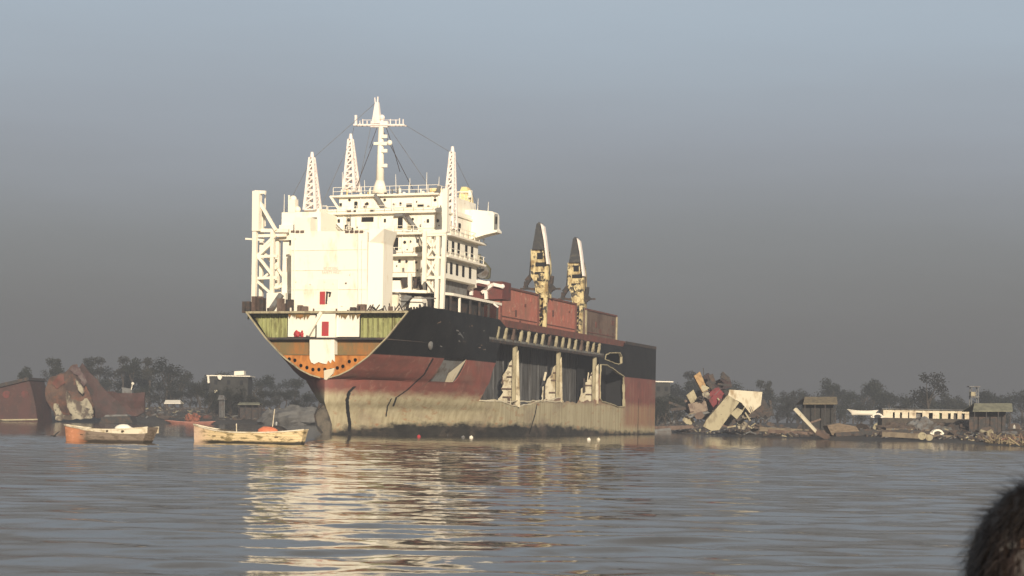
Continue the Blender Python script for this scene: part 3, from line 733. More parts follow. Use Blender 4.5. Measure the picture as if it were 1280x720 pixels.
# ---------------------------------------------------------------- hatch trunks, cranes, deck strip
for (xa, xb, zt, m) in ((46.5, 66.5, 24.3, RUSTRED), (70.3, 88.7, 24.2, RUSTRED), (94.6, 116.5, 23.7, RUSTBR)):
    o = MB(); o.box(-9, 9, xa, xb, 17.0, zt); h = o.build('hatch_trunk', m, ship)
    for x in (xa+.3, xb-.3): MB().box(9.02, 9.28, x-.22, x+.22, 17.0, zt-.3).build('corner_post', RUSTRED2 if m is not RUSTBR else PALE, h)
    MB().box(9.02, 9.2, xa, xb, zt-.28, zt+.03).build('coaming_bar', RUSTRED2, h)
    MB().box(9.02, 9.10, xa+.8, xb-.8, 19.3, 19.45).build('coaming_bar', RUSTRED2, h)
    for k in range(7):      # welded patches, lugs and dents on the plating
        x = random.uniform(xa+1.5, xb-2.5); z = random.uniform(18, zt-1.5); MB().box(9.0, 9.05+.03*random.random(), x, x+random.uniform(.3, 1.8), z, z+random.uniform(.2, 1.1)).build('plate_patch', random.choice((RUSTRED2, RUSTRED)) if m is RUSTRED else RUSTRED2, h)
MB().box(-8.5, 8.5, 67.2, 70.2, 22.9, 23.7).build('hatch_cover', CREAM, ship)
o = MB(); o.box(10.5, 12.9, 38, 119, 17.02, 18.2); o.build('hatch_side_coaming', RUSTRED2, ship)
def crane(xs, px):
    root = bpy.data.objects.new('deck_crane', None); COL.objects.link(root); root.parent = ship
    P = lambda u, v, dx=0: SP(px(u), v, xs+dx)
    return root, P
def build_crane(xs, ua, va, k):
    """ua, va: photo position of the boom tip; k: scale of this crane against the nearer one."""
    root = bpy.data.objects.new('deck_crane', None); COL.objects.link(root); root.parent = ship
    P = lambda u, v, d=0: SP(ua + (u-672)*k, va + (v-279)*k, xs+d)
    def pr(name, pts, dep, m, d=0): return MB().prism([P(u, v, d) for u, v in pts], (0, dep, 0)).build(name, m, root)
    pr('boom_head', [(664.5,312),(670,280),(673,277.5),(676,281),(681,312)], 2.0, mat('boom_dark', (.045,.046,.048), .7, (.09,.085,.07), 1.5, lo=.5, hi=.66), -.5)
    pr('head_rim', [(675,279),(679,283),(681,296),(685,330),(682.5,330),(679,300),(676,284)], 1.0, PINKW, -.9)
    body = pr('slewing_column', [(663,312),(682,312),(684,330),(684,372),(670,372),(667,352),(663,345)], 2.2, CRANE, 0)
    for (a, b, c2, d) in ((671,678,316,324),(669,682,328,333),(668,680,340,343),(671,681,346,351)):
        ya = P(a, c2); yb2 = P(b, d)
        MB().box(ya.x, yb2.x, xs-.06, xs+.06, yb2.z, ya.z).build('opening', DARK, body)
    o = MB(); c = P(676, 346, -.3); o.tube(c, c+Vector((0, .4, 0)), .7, n=14); c = P(675, 361, -.3); o.tube(c, c+Vector((0, .4, 0)), .75, n=14); o.build('sheave', CRANE, root)
    o = MB()
    for s in ((650,361,700,361,.3),(668,340,655,360,.5),(664,345,658,352,.8),(655,360,668,362,.4),(684,352,693,362,.6),(684,360,690,364,.5),(657,352,657,362,.6),(689,355,690,345,.5)): o.bar(P(s[0], s[1], .6), P(s[2], s[3], .6), s[4])
    o.build('winch_gear', DARKS, root)
    o = MB(); zb0 = 17.0
    a = P(681.5, 372, .3); o.bar(a, (a.x-.15, a.y, zb0), .6); a2 = P(672, 372, .8); o.bar(a2, (a2.x, a2.y, zb0), .28)
    n = 4
    for i in range(n):
        z1, z2 = lerp(a.z, zb0, i/n), lerp(a.z, zb0, (i+1)/n)
        o.bar((a.x, a.y, z1), (a2.x, a2.y, z2), .22); o.bar((a2.x, a2.y, z2), (a.x, a.y, z2), .18)
    o.build('boom', CRANE, root)
    o = MB(); o.bar(P(664, 312, .9), P(661, 350, .9), .14); o.build('cable', DARKS, root); o = MB(); o.bar(P(685.5, 312, .9), P(687, 352, .9), .14); o.build('cable', DARKS, root)
build_crane(68.3, 672.5, 279, 1.0)
build_crane(90.5, 718, 297.5, .93)
# forward remains
MB().box(-13.2, 13.2, 109, 130.5, 17.9, 18.05).build('forecastle_deck', DARKS, ship)
o = MB(); o.box(13.45, 13.62, 107.3, 130.8, 17.55, 18.15); o.build('bulwark_cap', DARKS, ship)

# ================================================================== SETTING
# shoreline: land lies beyond this polyline
SHORE = [(-900, 420), (-300, 420)] + [tuple(W(u, 525, Y).xy) for u, Y in ((0, 430), (120, 470), (190, 495), (390, 520), (560, 500), (700, 470), (800, 440), (835, 432), (880, 398), (930, 352), (1000, 313), (1100, 303), (1200, 287), (1280, 243))] + [(95, 190), (150, 120), (400, 40), (900, 0)]
def sdist(x, y):
    best = 1e9
    for (a, b), (c, d) in zip(SHORE, SHORE[1:]):
        ex, ey = c-a, d-b; t = max(0, min(1, ((x-a)*ex+(y-b)*ey)/(ex*ex+ey*ey)))
        best = min(best, math.hypot(x-a-ex*t, y-b-ey*t))
    ins = False
    poly = SHORE + [(4000, 0), (4000, 4000), (-4000, 4000), (-4000, 420)]
    j = len(poly)-1
    for i in range(len(poly)):
        xi, yi = poly[i]; xj, yj = poly[j]
        if (yi > y) != (yj > y) and x < (xj-xi)*(y-yi)/(yj-yi)+xi: ins = not ins
        j = i
    return best if ins else -best
def ground(x, y):
    d = sdist(x, y) + 3.0*(mnoise.noise((x*.05, y*.05, 0)))
    if d < 0: return max(-1.3, d*.12)
    lf = interp(x, [-70, 20], [1.75, 1])
    z = interp(d, [0, 6, 25, 60, 160, 900], [0, .45, 1.35, 2.3, 2.9, 4.0])
    return z*lf + min(1, d/8)*(.35*mnoise.noise((x*.12, y*.12, 3)) + .18*mnoise.noise((x*.4, y*.4, 5)))
def axis(lo, hi, a, b, st):
    xs = [a + st*i for i in range(int((b-a)/st)+1)]; s = st; x = xs[0]; left = []
    while x > lo: s *= 1.5; x -= s; left.append(max(lo, x))
    s = st; x = xs[-1]; right = []
    while x < hi: s *= 1.5; x += s; right.append(min(hi, x))
    return list(reversed(left)) + xs + right
gx = axis(-2500, 2500, -200, 180, 3.5); gy = axis(-60, 2800, 225, 560, 3.5)
vs = [(x, y, ground(x, y) if sdist(x, y) > -25 else -1.3) for y in gy for x in gx]
nx = len(gx)
land = mesh_obj('ground', vs, [(j*nx+i, j*nx+i+1, (j+1)*nx+i+1, (j+1)*nx+i) for j in range(len(gy)-1) for i in range(nx-1)],
    [mat('beach_mud', (.062, .054, .044), .75, (.036, .033, .03), .05, (1, 1, 1), .42, .62, c3=(.095, .077, .056), s3=.35, lo3=.55, hi3=.72, bump=.25)])
for p in land.data.polygons: p.use_smooth = True
tag(land, kind='structure')

def water_material():
    m, nt, b = node_mat('water'); L = nt.links.new
    b.inputs['Base Color'].default_value = (.060, .050, .036, 1); b.inputs['Roughness'].default_value = .06
    b.inputs['IOR'].default_value = 1.36; b.inputs['Specular IOR Level'].default_value = .5
    tc = N(nt, 'ShaderNodeTexCoord')
    def layer(sc, stretch, amp, det, off):
        mp = N(nt, 'ShaderNodeMapping'); mp.inputs['Scale'].default_value = stretch; mp.inputs['Location'].default_value = off; mp.inputs['Rotation'].default_value = (0, 0, R(8))
        L(tc.outputs['Object'], mp.inputs[0])
        n = N(nt, 'ShaderNodeTexNoise'); n.inputs['Scale'].default_value = sc; n.inputs['Detail'].default_value = det; n.inputs['Roughness'].default_value = .5
        L(mp.outputs[0], n.inputs['Vector'])
        s = N(nt, 'ShaderNodeVectorMath', operation='SUBTRACT'); s.inputs[1].default_value = (.5, .5, .5); L(n.outputs['Color'], s.inputs[0])
        k = N(nt, 'ShaderNodeVectorMath', operation='MULTIPLY'); k.inputs[1].default_value = (amp*.35, amp, 0); L(s.outputs[0], k.inputs[0])
        return k.outputs[0]
    # calm and ruffled patches
    mp = N(nt, 'ShaderNodeMapping'); mp.inputs['Scale'].default_value = (.012, .03, 1); L(tc.outputs['Object'], mp.inputs[0])
    pn = N(nt, 'ShaderNodeTexNoise'); pn.inputs['Scale'].default_value = 1; pn.inputs['Detail'].default_value = 3; L(mp.outputs[0], pn.inputs['Vector'])
    pr = N(nt, 'ShaderNodeMapRange'); pr.inputs['From Min'].default_value = .35; pr.inputs['From Max'].default_value = .65; pr.inputs['To Min'].default_value = .7; pr.inputs['To Max'].default_value = 1.2
    L(pn.outputs['Fac'], pr.inputs[0])
    a = layer(1.1, (.55, 1, 1), .07, 3, (0, 0, 0)); c = layer(.16, (.6, 1, 1), .03, 2, (31, 7, 0)); d = layer(3.4, (.6, 1, 1), .10, 3, (11, 3, 0))
    s1 = N(nt, 'ShaderNodeVectorMath', operation='ADD'); L(a, s1.inputs[0]); L(c, s1.inputs[1])
    s2 = N(nt, 'ShaderNodeVectorMath', operation='ADD'); L(s1.outputs[0], s2.inputs[0]); L(d, s2.inputs[1])
    sc = N(nt, 'ShaderNodeVectorMath', operation='SCALE'); L(s2.outputs[0], sc.inputs[0]); L(pr.outputs[0], sc.inputs['Scale'])
    ge = N(nt, 'ShaderNodeNewGeometry'); ad = N(nt, 'ShaderNodeVectorMath', operation='ADD'); L(ge.outputs['Normal'], ad.inputs[1]); L(sc.outputs[0], ad.inputs[0])
    no = N(nt, 'ShaderNodeVectorMath', operation='NORMALIZE'); L(ad.outputs[0], no.inputs[0]); L(no.outputs[0], b.inputs['Normal'])
    return m
import numpy as np
def water_mesh():
    xs = np.array([-2500, -1200, -500, -220, -110] + list(np.arange(-66, 66.1, .4)) + [110, 220, 500, 1200, 2500]); ys = np.array([-60, -20, 5] + list(np.arange(24, 206, .25)) + [230, 270, 340, 480, 800, 1500, 2800])
    X, Y = np.meshgrid(xs, ys); Z = np.zeros_like(X); g = np.random.RandomState(4)
    for k in range(64):
        lam = 1.0*(3.7/1.0)**g.rand(); th = math.pi/2 + g.normal(0, .40); kk = 2*math.pi/lam
        slope = .0076*(1.15 if lam < 3 else .85)
        Z += slope/kk*1.3*np.sin(kk*(X*math.cos(th)+Y*math.sin(th)) + g.rand()*6.28)
    # rougher and calmer patches
    P = .85 + .35*np.sin(X*.05+Y*.021+1)*np.sin(Y*.043-X*.017+.5)
    win_ = np.clip((66-np.abs(X))/12, 0, 1)*np.clip((Y-24)/4, 0, 1)*np.clip((206-Y)/40, 0, 1)
    Z *= P*win_
    nx_, ny_ = len(xs), len(ys)
    V = np.stack([X, Y, Z], -1).reshape(-1, 3); I = np.arange(nx_*ny_).reshape(ny_, nx_)
    Fq = np.stack([I[:-1,:-1], I[:-1,1:], I[1:,1:], I[1:,:-1]], -1).reshape(-1, 4)
    me = bpy.data.meshes.new('water'); me.vertices.add(len(V)); me.vertices.foreach_set('co', V.ravel())
    me.loops.add(Fq.size); me.loops.foreach_set('vertex_index', Fq.ravel().astype(np.int32))
    me.polygons.add(len(Fq)); me.polygons.foreach_set('loop_start', np.arange(0, Fq.size, 4, dtype=np.int32)); me.polygons.foreach_set('use_smooth', np.ones(len(Fq), dtype=bool))
    me.update(calc_edges=True); me.validate(); me.materials.append(water_material())
    o = bpy.data.objects.new('water', me); COL.objects.link(o); return o
wat = water_mesh()
tag(wat, kind='structure')

# haze: one closed box of even air
hz = MB().box(-2520, 2520, -75, 2815, -2.4, 58).build('haze', None)
hz.data.materials.clear()
m = bpy.data.materials.new('haze_air'); m.use_nodes = True; nt = m.node_tree; nt.nodes.clear()
pv_ = N(nt, 'ShaderNodeVolumePrincipled'); mo = N(nt, 'ShaderNodeOutputMaterial'); nt.links.new(pv_.outputs[0], mo.inputs['Volume'])
pv_.inputs['Color'].default_value = (.262, .28, .318, 1); pv_.inputs['Density'].default_value = .00090; pv_.inputs['Anisotropy'].default_value = .0
hz.data.materials.append(m); tag(hz, kind='stuff')

# ------------------------------------------------------------------ trees
LEAF = [mat('leaf_%s' % n, c, .75, c2, 2.5, spec=.2) for n, c, c2 in (('dark', (.018,.021,.014), (.03,.032,.02)), ('olive', (.028,.028,.018), (.017,.018,.012)), ('dusty', (.036,.034,.025), (.022,.022,.015)))]
BARK = mat('bark', (.07, .055, .04), .85, (.045, .036, .028), 4)
def tree_proto(kind, rnd):
    """unit-height tree: root empty at ground, trunk and crown children"""
    h = 10.0
    o = MB(); th = {'round': 4.2, 'tall': 6.2, 'bush': 1.0, 'palm': 8.2}[kind]
    pts = [Vector((0,0,-.3))]; n = 4
    for i in range(1, n+1): pts.append(Vector((rnd.uniform(-.35,.35)*i/n*2, rnd.uniform(-.3,.3)*i/n*2, th*i/n)))
    for i in range(n): o.tube(pts[i], pts[i+1], lerp(.30, .15, i/n), lerp(.30, .15, (i+1)/n), 6)
    lobes = []
    if kind == 'palm':
        pass
    else:
        nl = {'round': 8, 'tall': 6, 'bush': 7}[kind]
        for k in range(nl):
            a = rnd.uniform(0, 6.28); rr = rnd.uniform(.6, 2.7 if kind != 'tall' else 1.7)
            zc = rnd.uniform(4.6, 8.9) if kind == 'round' else rnd.uniform(6.4, 9.2) if kind == 'tall' else rnd.uniform(2.0, 7.6)
            if kind == 'bush': rr *= 1.5
            c = Vector((math.cos(a)*rr, math.sin(a)*rr, zc)); sz = rnd.uniform(1.0, 1.9) if kind != 'tall' else rnd.uniform(.8, 1.5)
            lobes.append((c, sz)); o.tube(pts[-1] if k % 2 else pts[-2], c, .10, .03, 5)
    leaf = MB()
    if kind == 'palm':
        for k in range(17):
            a = rnd.uniform(0, 6.28); el = rnd.uniform(-.2, 1.2); p = pts[-1].copy(); d = Vector((math.cos(a)*math.cos(el), math.sin(a)*math.cos(el), math.sin(el))); sd = Vector((-math.sin(a), math.cos(a), 0))
            for s in range(6):
                q = p + d*.5; w = .34*(1-s/7)
                leaf.add([p-sd*w-Vector((0,0,.12)), p, p+sd*w-Vector((0,0,.12)), q+sd*w*.8-Vector((0,0,.12)), q, q-sd*w*.8-Vector((0,0,.12))], [(0,1,4,5),(1,2,3,4)])
                p = q; d = (d - Vector((0,0,.22))).normalized()
    else:
        tot = sum(s**2 for _, s in lobes)
        for c, sz in lobes:
            for k in range(int(1150*sz**2/tot)):
                v = Vector((rnd.gauss(0,1), rnd.gauss(0,1), rnd.gauss(0,1))).normalized()*sz*(rnd.random()**.45)*rnd.uniform(.8, 1.25)
                p = c + Vector((v.x, v.y, v.z*.85))
                a = Vector((rnd.gauss(0,1), rnd.gauss(0,1), rnd.gauss(0,1))).normalized(); b = a.orthogonal().normalized(); l = rnd.uniform(.12, .30)
                leaf.add([p-a*l, p+b*l*.55, p+a*l, p-b*l*.55], [(0,1,2,3)])
    return o, leaf
protos = {}
rnd = random.Random(11)
NAMES = {'round': 'broad_tree', 'tall': 'tall_tree', 'bush': 'bushy_tree', 'palm': 'palm_tree'}
for kind, cnt in (('round', 5), ('tall', 3), ('bush', 5), ('palm', 2)):
    for k in range(cnt): protos.setdefault(kind, []).append((tree_proto(kind, rnd), LEAF[k % 3], [None]))
TL = {'round': ('broad leafy tree in the hazy treeline behind the beach', 'broad trees behind the beach'),
      'tall': ('slender tall tree rising above the hazy treeline behind the beach', 'tall trees behind the beach'),
      'bush': ('low dense bushy tree growing at the back of the beach', 'bushy trees at the back of the beach'),
      'palm': ('palm tree standing in the hazy treeline behind the beach', 'palms behind the beach')}
def tree(kind, u, Y, vtop, wide=1.0, label=None, k=None, name=None):
    p = W(u, 525, Y); z = ground(p.x, p.y)
    h = (W(u, vtop, Y).z - z) / 10.0
    lst = protos[kind]; (o, lf), lm, cache = lst[(k if k is not None else rnd.randrange(len(lst)))]
    if cache[0] is None:
        root = empty(name or NAMES[kind], (0,0,0), TL[kind][0], 'tree', TL[kind][1])
        o.build('trunk', BARK, root); lf.build('crown', lm, root); cache[0] = root; c = root
    else: c = copy_tree(cache[0])
    c.location = (p.x, p.y, z-.1); c.rotation_euler = (0, 0, rnd.uniform(0, 6.28)); c.scale = (h*wide, h*wide, h)
    c['label'] = label or TL[kind][0]
    if label:
        if 'group' in c: del c['group']
    else: c['group'] = TL[kind][1]
    return c
topv = lambda u: interp(u, [-60, 0, 60, 110, 150, 200, 235, 260, 300, 340, 380, 430, 800, 860, 900, 960, 1010, 1060, 1100, 1150, 1180, 1230, 1290, 1340], [468, 466, 462, 455, 450, 446, 456, 457, 455, 460, 470, 474, 474, 466, 470, 476, 470, 477, 472, 474, 478, 477, 472, 470])
for u in list(range(-50, 420, 12)) + list(range(806, 1345, 13)):
    uu = u + rnd.uniform(-5, 5); Y = rnd.uniform(650, 780) if u < 420 else rnd.uniform(640, 780)
    tree('round' if rnd.random() < .8 else 'bush', uu, Y, topv(uu) + rnd.uniform(-3, 17), rnd.uniform(.8, 1.3))
for u in list(range(-40, 410, 15)) + list(range(812, 1340, 16)):
    uu = u + rnd.uniform(-6, 6); Y = rnd.uniform(590, 650) if u < 420 else rnd.uniform(560, 640)
    tree('bush', uu, Y, topv(uu) + rnd.uniform(15, 32), rnd.uniform(1.1, 1.6))
for u, v in ((112, 445), (121, 446), (152, 445), (163, 443), (186, 447), (68, 446), (30, 455), (864, 464), (1090, 470), (1038, 468), (955, 474)):
    tree('tall', u, 640 if u < 420 else 680, v, .85)
tree('round', 1163, 540, 462, 1.05, 'bulky dark tree standing highest above the pale row building', 2)
tree('round', 208, 620, 443, 1.1, 'dense round topped tree tallest left of the white roofed house', 0)

# ------------------------------------------------------------------ boats moored in front
def boat_hull(L, B, H, sheer_a, sheer_b, mats, strip, rake_a=.5, rake_b=.25, stern_w=.55, n=26):
    """x from -L/2 (bow, narrow) to L/2 (stern); hull, gunwale, thwart bits as separate MBs"""
    h, g, i_ = MB(), MB(), MB(); rows = []
    prof = [(0, -.32), (.55, -.30), (.85, -.05), (.97, .35), (1.0, .72), (1.03, 1.0)]
    for k in range(n+1):
        t = k/n; w = B/2*max(.03, min(1, (t/.34)**.6 if t < .34 else 1) * (1 if t < .6 else lerp(1, stern_w, ((t-.6)/.4)**1.6)))
        hh = H + sheer_a*max(0, 1-t/.45)**2 + sheer_b*max(0, (t-.55)/.45)**2
        row = []
        for a, z in prof:
            zz = z*hh if z > 0 else z
            x = -L/2 + L*t - (rake_a*(1-t)**3 - rake_b*t**3)*max(0, zz)/H
            row.append(Vector((x, w*a, zz)))
        rows.append(row)
    m = len(prof)
    for sg in (1, -1):
        vs = [Vector((p.x, p.y*sg, p.z)) for r in rows for p in r]
        fs, mi = [], []
        for k in range(n):
            for j in range(m-1):
                fs.append((k*m+j, k*m+j+1, (k+1)*m+j+1, (k+1)*m+j))
        h.add(vs, fs)
        vs2 = [Vector((p.x, p.y*sg*.93, p.z+.06)) for r in rows for p in r]; i_.add(vs2, fs)
        P = [Vector((r[-1].x, r[-1].y*sg, r[-1].z)) for r in rows]
        for a, b in zip(P, P[1:]): g.bar(a, b, .13, .10)
    e = rows[-1]; h.add([p for p in e] + [Vector((p.x, -p.y, p.z)) for p in reversed(e)], [tuple(range(2*m))])
    e = rows[0]; h.add([p for p in e] + [Vector((p.x, -p.y, p.z)) for p in reversed(e)], [tuple(range(2*m))])
    return h, g, i_, rows
def boat_mat(name, top_c, low_c, patch_c, zsplit, bow_c=None, xs=0):
    m, nt, b = node_mat(name); L = nt.links.new; b.inputs['Roughness'].default_value = .7; b.inputs['Specular IOR Level'].default_value = .25
    tc = N(nt, 'ShaderNodeTexCoord'); sx = N(nt, 'ShaderNodeSeparateXYZ'); L(tc.outputs['Object'], sx.inputs[0])
    mp = N(nt, 'ShaderNodeMapping'); mp.inputs['Scale'].default_value = (.7, 1, 2.2); L(tc.outputs['Object'], mp.inputs[0])
    nz = N(nt, 'ShaderNodeTexNoise'); nz.inputs['Scale'].default_value = 1.5; nz.inputs['Detail'].default_value = 7; nz.inputs['Roughness'].default_value = .7; L(mp.outputs[0], nz.inputs['Vector'])
    def band(src, k, lo, hi):
        mm = N(nt, 'ShaderNodeMath', operation='MULTIPLY_ADD'); L(nz.outputs['Fac'], mm.inputs[0]); mm.inputs[1].default_value = k; L(sx.outputs[src], mm.inputs[2])
        r = N(nt, 'ShaderNodeMapRange'); r.inputs['From Min'].default_value = lo; r.inputs['From Max'].default_value = hi; L(mm.outputs[0], r.inputs[0]); return r.outputs[0]
    def mix(f, a, c):
        x = N(nt, 'ShaderNodeMix', data_type='RGBA'); L(f, x.inputs['Factor'])
        for s, i in ((a, 'A'), (c, 'B')):
            if isinstance(s, tuple): x.inputs[i].default_value = (*s, 1)
            else: L(s, x.inputs[i])
        return x.outputs['Result']
    r = N(nt, 'ShaderNodeMapRange'); r.inputs['From Min'].default_value = .50; r.inputs['From Max'].default_value = .60; L(nz.outputs['Fac'], r.inputs[0])
    fr = N(nt, 'ShaderNodeMath', operation='FRACT'); m5 = N(nt, 'ShaderNodeMath', operation='MULTIPLY'); m5.inputs[1].default_value = 4.5; L(sx.outputs['Z'], m5.inputs[0]); L(m5.outputs[0], fr.inputs[0])
    ln = N(nt, 'ShaderNodeMath', operation='LESS_THAN'); ln.inputs[1].default_value = .13; L(fr.outputs[0], ln.inputs[0])
    lk = N(nt, 'ShaderNodeMath', operation='MULTIPLY'); lk.inputs[1].default_value = .55; L(ln.outputs[0], lk.inputs[0])
    top_c = mix(lk.outputs[0], top_c, patch_c)
    c = mix(band('Z', .7, zsplit+.3, zsplit+.42), low_c, mix(r.outputs[0], top_c, patch_c))
    if bow_c: c = mix(band('X', 3.0, xs+1.0, xs+2.6), mix(r.outputs[0], bow_c, tuple(min(1, v*1.25+.05) for v in bow_c)), c)
    L(c, b.inputs['Base Color']); return m
INW = mat('boat_inside', (.10, .075, .05), .8, (.05, .04, .03), 2)
GUNW = mat('boat_white', (.66, .58, .44), .65, (.40, .32, .20), 1.5)
def place(o, p, rz): o.location = p; o.rotation_euler = (0, 0, rz)
pA, pB = W(83, 551.5, 150), W(184, 553.5, 147); La = (pB-pA).length
b1 = empty('wooden_boat', (0,0,0), 'short wooden boat with orange bow and white gunwale moored on the left', 'boat', 'wooden boats moored off the beach')
h, g, i_, rows = boat_hull(La, 2.2, 1.12, .32, .26, None, None, .15, .45, .72)
h.build('hull', boat_mat('boat_paint_dark', (.23, .18, .14), (.06, .05, .042), (.13, .10, .075), .25, (.58, .25, .13), -La/2+1.9), b1, True)
i_.build('lining', INW, b1); g.build('gunwale', GUNW, b1)
o = MB()
for a, b in zip(rows[7:], rows[8:]):
    q = [Vector((r[-1].x, -r[-1].y-.03, r[-1].z-d)) for r, d in ((a, .02), (b, .02), (b, interp(b[-1].x, [-1.5, La/2], [.12, .5])), (a, interp(a[-1].x, [-1.5, La/2], [.12, .5])))]
    o.add(q, [(0,1,2,3)])
    o.add([Vector((p.x, -p.y, p.z)) for p in q], [(0,1,2,3)])
o.build('white_strake', GUNW, b1)
o = MB()
for x in (.9, 2.4): o.tube((x, -.9, 1.0), (x, -1.3, 1.0), .08)
for x in (-1.8, .2, 2.0): o.box(x-.15, x+.15, -1.0, 1.0, .62, .68)
o.build('thwart', INW, b1)
place(b1, (pA+pB)/2*1.0, math.atan2(pB.y-pA.y, pB.x-pA.x)); b1.location.z = 0
def local_thing(parent, x, y, z):
    M = Matrix.Translation(parent.location) @ Matrix.Rotation(parent.rotation_euler.z, 4, 'Z'); return M @ Vector((x, y, z))
o = MB(); o.ball((0,0,.25), .75, .45, .38, 12, 7, lambda p: 1+.18*mnoise.noise(p*2.2))
s = o.build('cloth_bundle', WHITE2, None, True); s.location = local_thing(b1, 1.6, .1, .95); tag(s, 'white cloth bundle lying in the stern of the short orange bowed boat', 'bundle')
pA, pB = W(243, 552.3, 158), W(378, 556.5, 155); Lb = (pB-pA).length
b2 = empty('wooden_boat', (0,0,0), 'long weathered cream wooden boat with peeling paint moored near the ship stern', 'boat', 'wooden boats moored off the beach')
h, g, i_, rows = boat_hull(Lb, 2.5, 1.0, .62, .34, None, None, .05, .25, .35)
h.build('hull', boat_mat('boat_paint_cream', (.66, .50, .28), (.045, .04, .03), (.20, .15, .07), .22, (.72, .50, .34), -Lb/2+.8), b2, True)
i_.build('lining', INW, b2); g.build('gunwale', GUNW, b2)
o = MB()
for x in (-2.8, -.8, 1.2, 3.2): o.box(x-.15, x+.15, -1.1, 1.1, .6, .66)
o.build('thwart', INW, b2)
o = MB(); o.tube((-1.1, 0, .6), (-1.15, 0, 1.75), .05); o.build('post', GUNW, b2)
place(b2, (pA+pB)/2, math.atan2(pB.y-pA.y, pB.x-pA.x)); b2.location.z = 0
o = MB(); o.ball((0,0,.1), .95, .6, .42, 14, 8, lambda p: 1+.2*mnoise.noise(p*2.5))
s = o.build('orange_bundle', mat('orange_cloth', (.62, .20, .10), .8, (.48, .13, .07), 3), None, True); s.location = local_thing(b2, 2.15, -.55, 1.02); tag(s, 'bright orange bundle heaped on the side of the long cream boat', 'bundle')
o = MB(); o.ball((0,0,0), 1.25, .7, 1.25, 14, 8, lambda p: (1-.45*max(0, p.z))*(1+.2*mnoise.noise(p*2)))
s = o.build('dark_tarpaulin', DARKS, None, True); s.location = local_thing(b2, 2.5, .25, .95); tag(s, 'dark tarpaulin heap behind the orange bundle on the long boat', 'tarpaulin')
o = MB(); o.tube((0,0,0), (.25,0,2.5), .05, .035); s = o.build('boat_pole', GUNW); s.location = local_thing(b2, 2.3, -.1, .6); tag(s, 'thin pale pole standing up from the long cream boat', 'pole')
# orange skiff close to the mud bank
p0 = W(239, 529.5, 445)
b3 = empty('mud_skiff', (p0.x, p0.y, 0), 'flat pale red skiff beached on the mud bank behind the moored boats', 'boat')
h, g, i_, rows = boat_hull(9.6, 2.6, .6, .35, .25, None, None, 1.2, .9, .25)
h.build('hull', mat('skiff_red', (.34, .15, .11), .7, (.22, .09, .065), 1), b3, True); i_.build('lining', INW, b3); g.build('gunwale', mat('skiff_pink', (.55, .26, .2), .7), b3)
o = MB()
for k in range(30):
    c = Vector((max(-1.6, min(2.2, random.gauss(.3, 1.0))), random.uniform(-.6, .6), .9+random.random()*1.5)); o.ball(c, random.uniform(.4, .8), nu=7, nv=5, fn=lambda p: 1+.3*mnoise.noise(p*3))
s = o.build('orange_net_heap', mat('net_orange', (.30, .10, .06), .9, (.12, .06, .045), 1.5, lo=.4, hi=.6), None); s.location = (p0.x, p0.y, 0); tag(s, 'heap of orange fishing net piled on the flat red skiff', 'net')

# ------------------------------------------------------------------ wrecks on the left beach
def wprism(name, pts, Y, dep, m, parent=None, slant=0):
    P = []
    for q in pts:
        u, v = q[:2]; P.append(W(u, v, Y + (q[2] if len(q) > 2 else 0)))
    o = MB(); v2 = Vector((slant, dep, 0)); n = len(P)
    o.prism(P, v2); return o.build(name, m, parent)
w1 = empty('wrecked_hull', W(20, 527, 432), 'rust red slab of cut ship hull at the far left of the beach', 'wreck')
w1.location.z = 0
def under(root, o):
    o.parent = root; o.matrix_parent_inverse = Matrix.Translation(root.location).inverted(); return o
WR = mat('wreck_dull_red', (.085, .040, .035), .8, (.055, .036, .032), .4, (1, 1, .6), .42, .64, c3=(.12, .08, .06), s3=.9)
under(w1, wprism('hull_plate', [(-40,492),(36,474),(40,488),(44,505),(47,527.5),(-40,527.5)], 432, 14, WR))
under(w1, wprism('deck_plate', [(-40,488.5),(35,471.5),(36.5,475),(-40,494)], 431.2, 16, DARKS))
under(w1, wprism('cut_edge', [(-40,524.5),(47,523.5),(47,525.2),(-40,526.5)], 431.6, .3, PALE))
for u, v in ((8,493),(31,493)):
    p = W(u, v, 431.9); o = MB(); o.tube(p, p+Vector((0,.2,0)), .95, n=9); under(w1, o.build('red_patch', mat('faded_red_patch', (.17, .045, .04), .8, (.085, .04, .035), .6, lo=.40, hi=.6)))
w2 = empty('wrecked_bow', W(95, 524, 440), 'broken brown bow section with peaked top and torn pale lower plating', 'wreck'); w2.location.z = 0
def warp_plate(name, pts, Y, dep, m, root, lean=0, nb=12):
    """thick bent plate from a photo outline at its own distance, buckled by noise"""
    bm = bmesh.new(); P = [W(u, v, Y + lean*(525-v)) for u, v in pts]
    vs = [bm.verts.new(p) for p in P]; f = bm.faces.new(vs)
    bmesh.ops.triangulate(bm, faces=[f]); bmesh.ops.subdivide_edges(bm, edges=bm.edges[:], cuts=5, use_grid_fill=True)
    for v in bm.verts:
        q = v.co*.25; v.co += Vector((mnoise.noise(q)*.35, mnoise.noise(q+Vector((9,0,0)))*1.6, mnoise.noise(q+Vector((0,9,0)))*.35))
    me = bpy.data.meshes.new(name); bm.to_mesh(me); bm.free(); me.materials.append(m)
    o = bpy.data.objects.new(name, me); COL.objects.link(o)
    md = o.modifiers.new('s', 'SOLIDIFY'); md.thickness = dep; md.offset = 0
    return under(root, o)
BOWM = mat('bow_rust', (.115, .072, .052), .8, (.055, .036, .03), .28, (1, 1, .8), .42, .62, c3=(.17, .075, .045), s3=.5, lo3=.5, hi3=.66)
TORN = mat('torn_pale', (.36, .32, .23), .8, (.10, .075, .055), .45, (1, 1, .6), .42, .54, c3=(.05, .04, .035), s3=1.1, lo3=.55, hi3=.64)
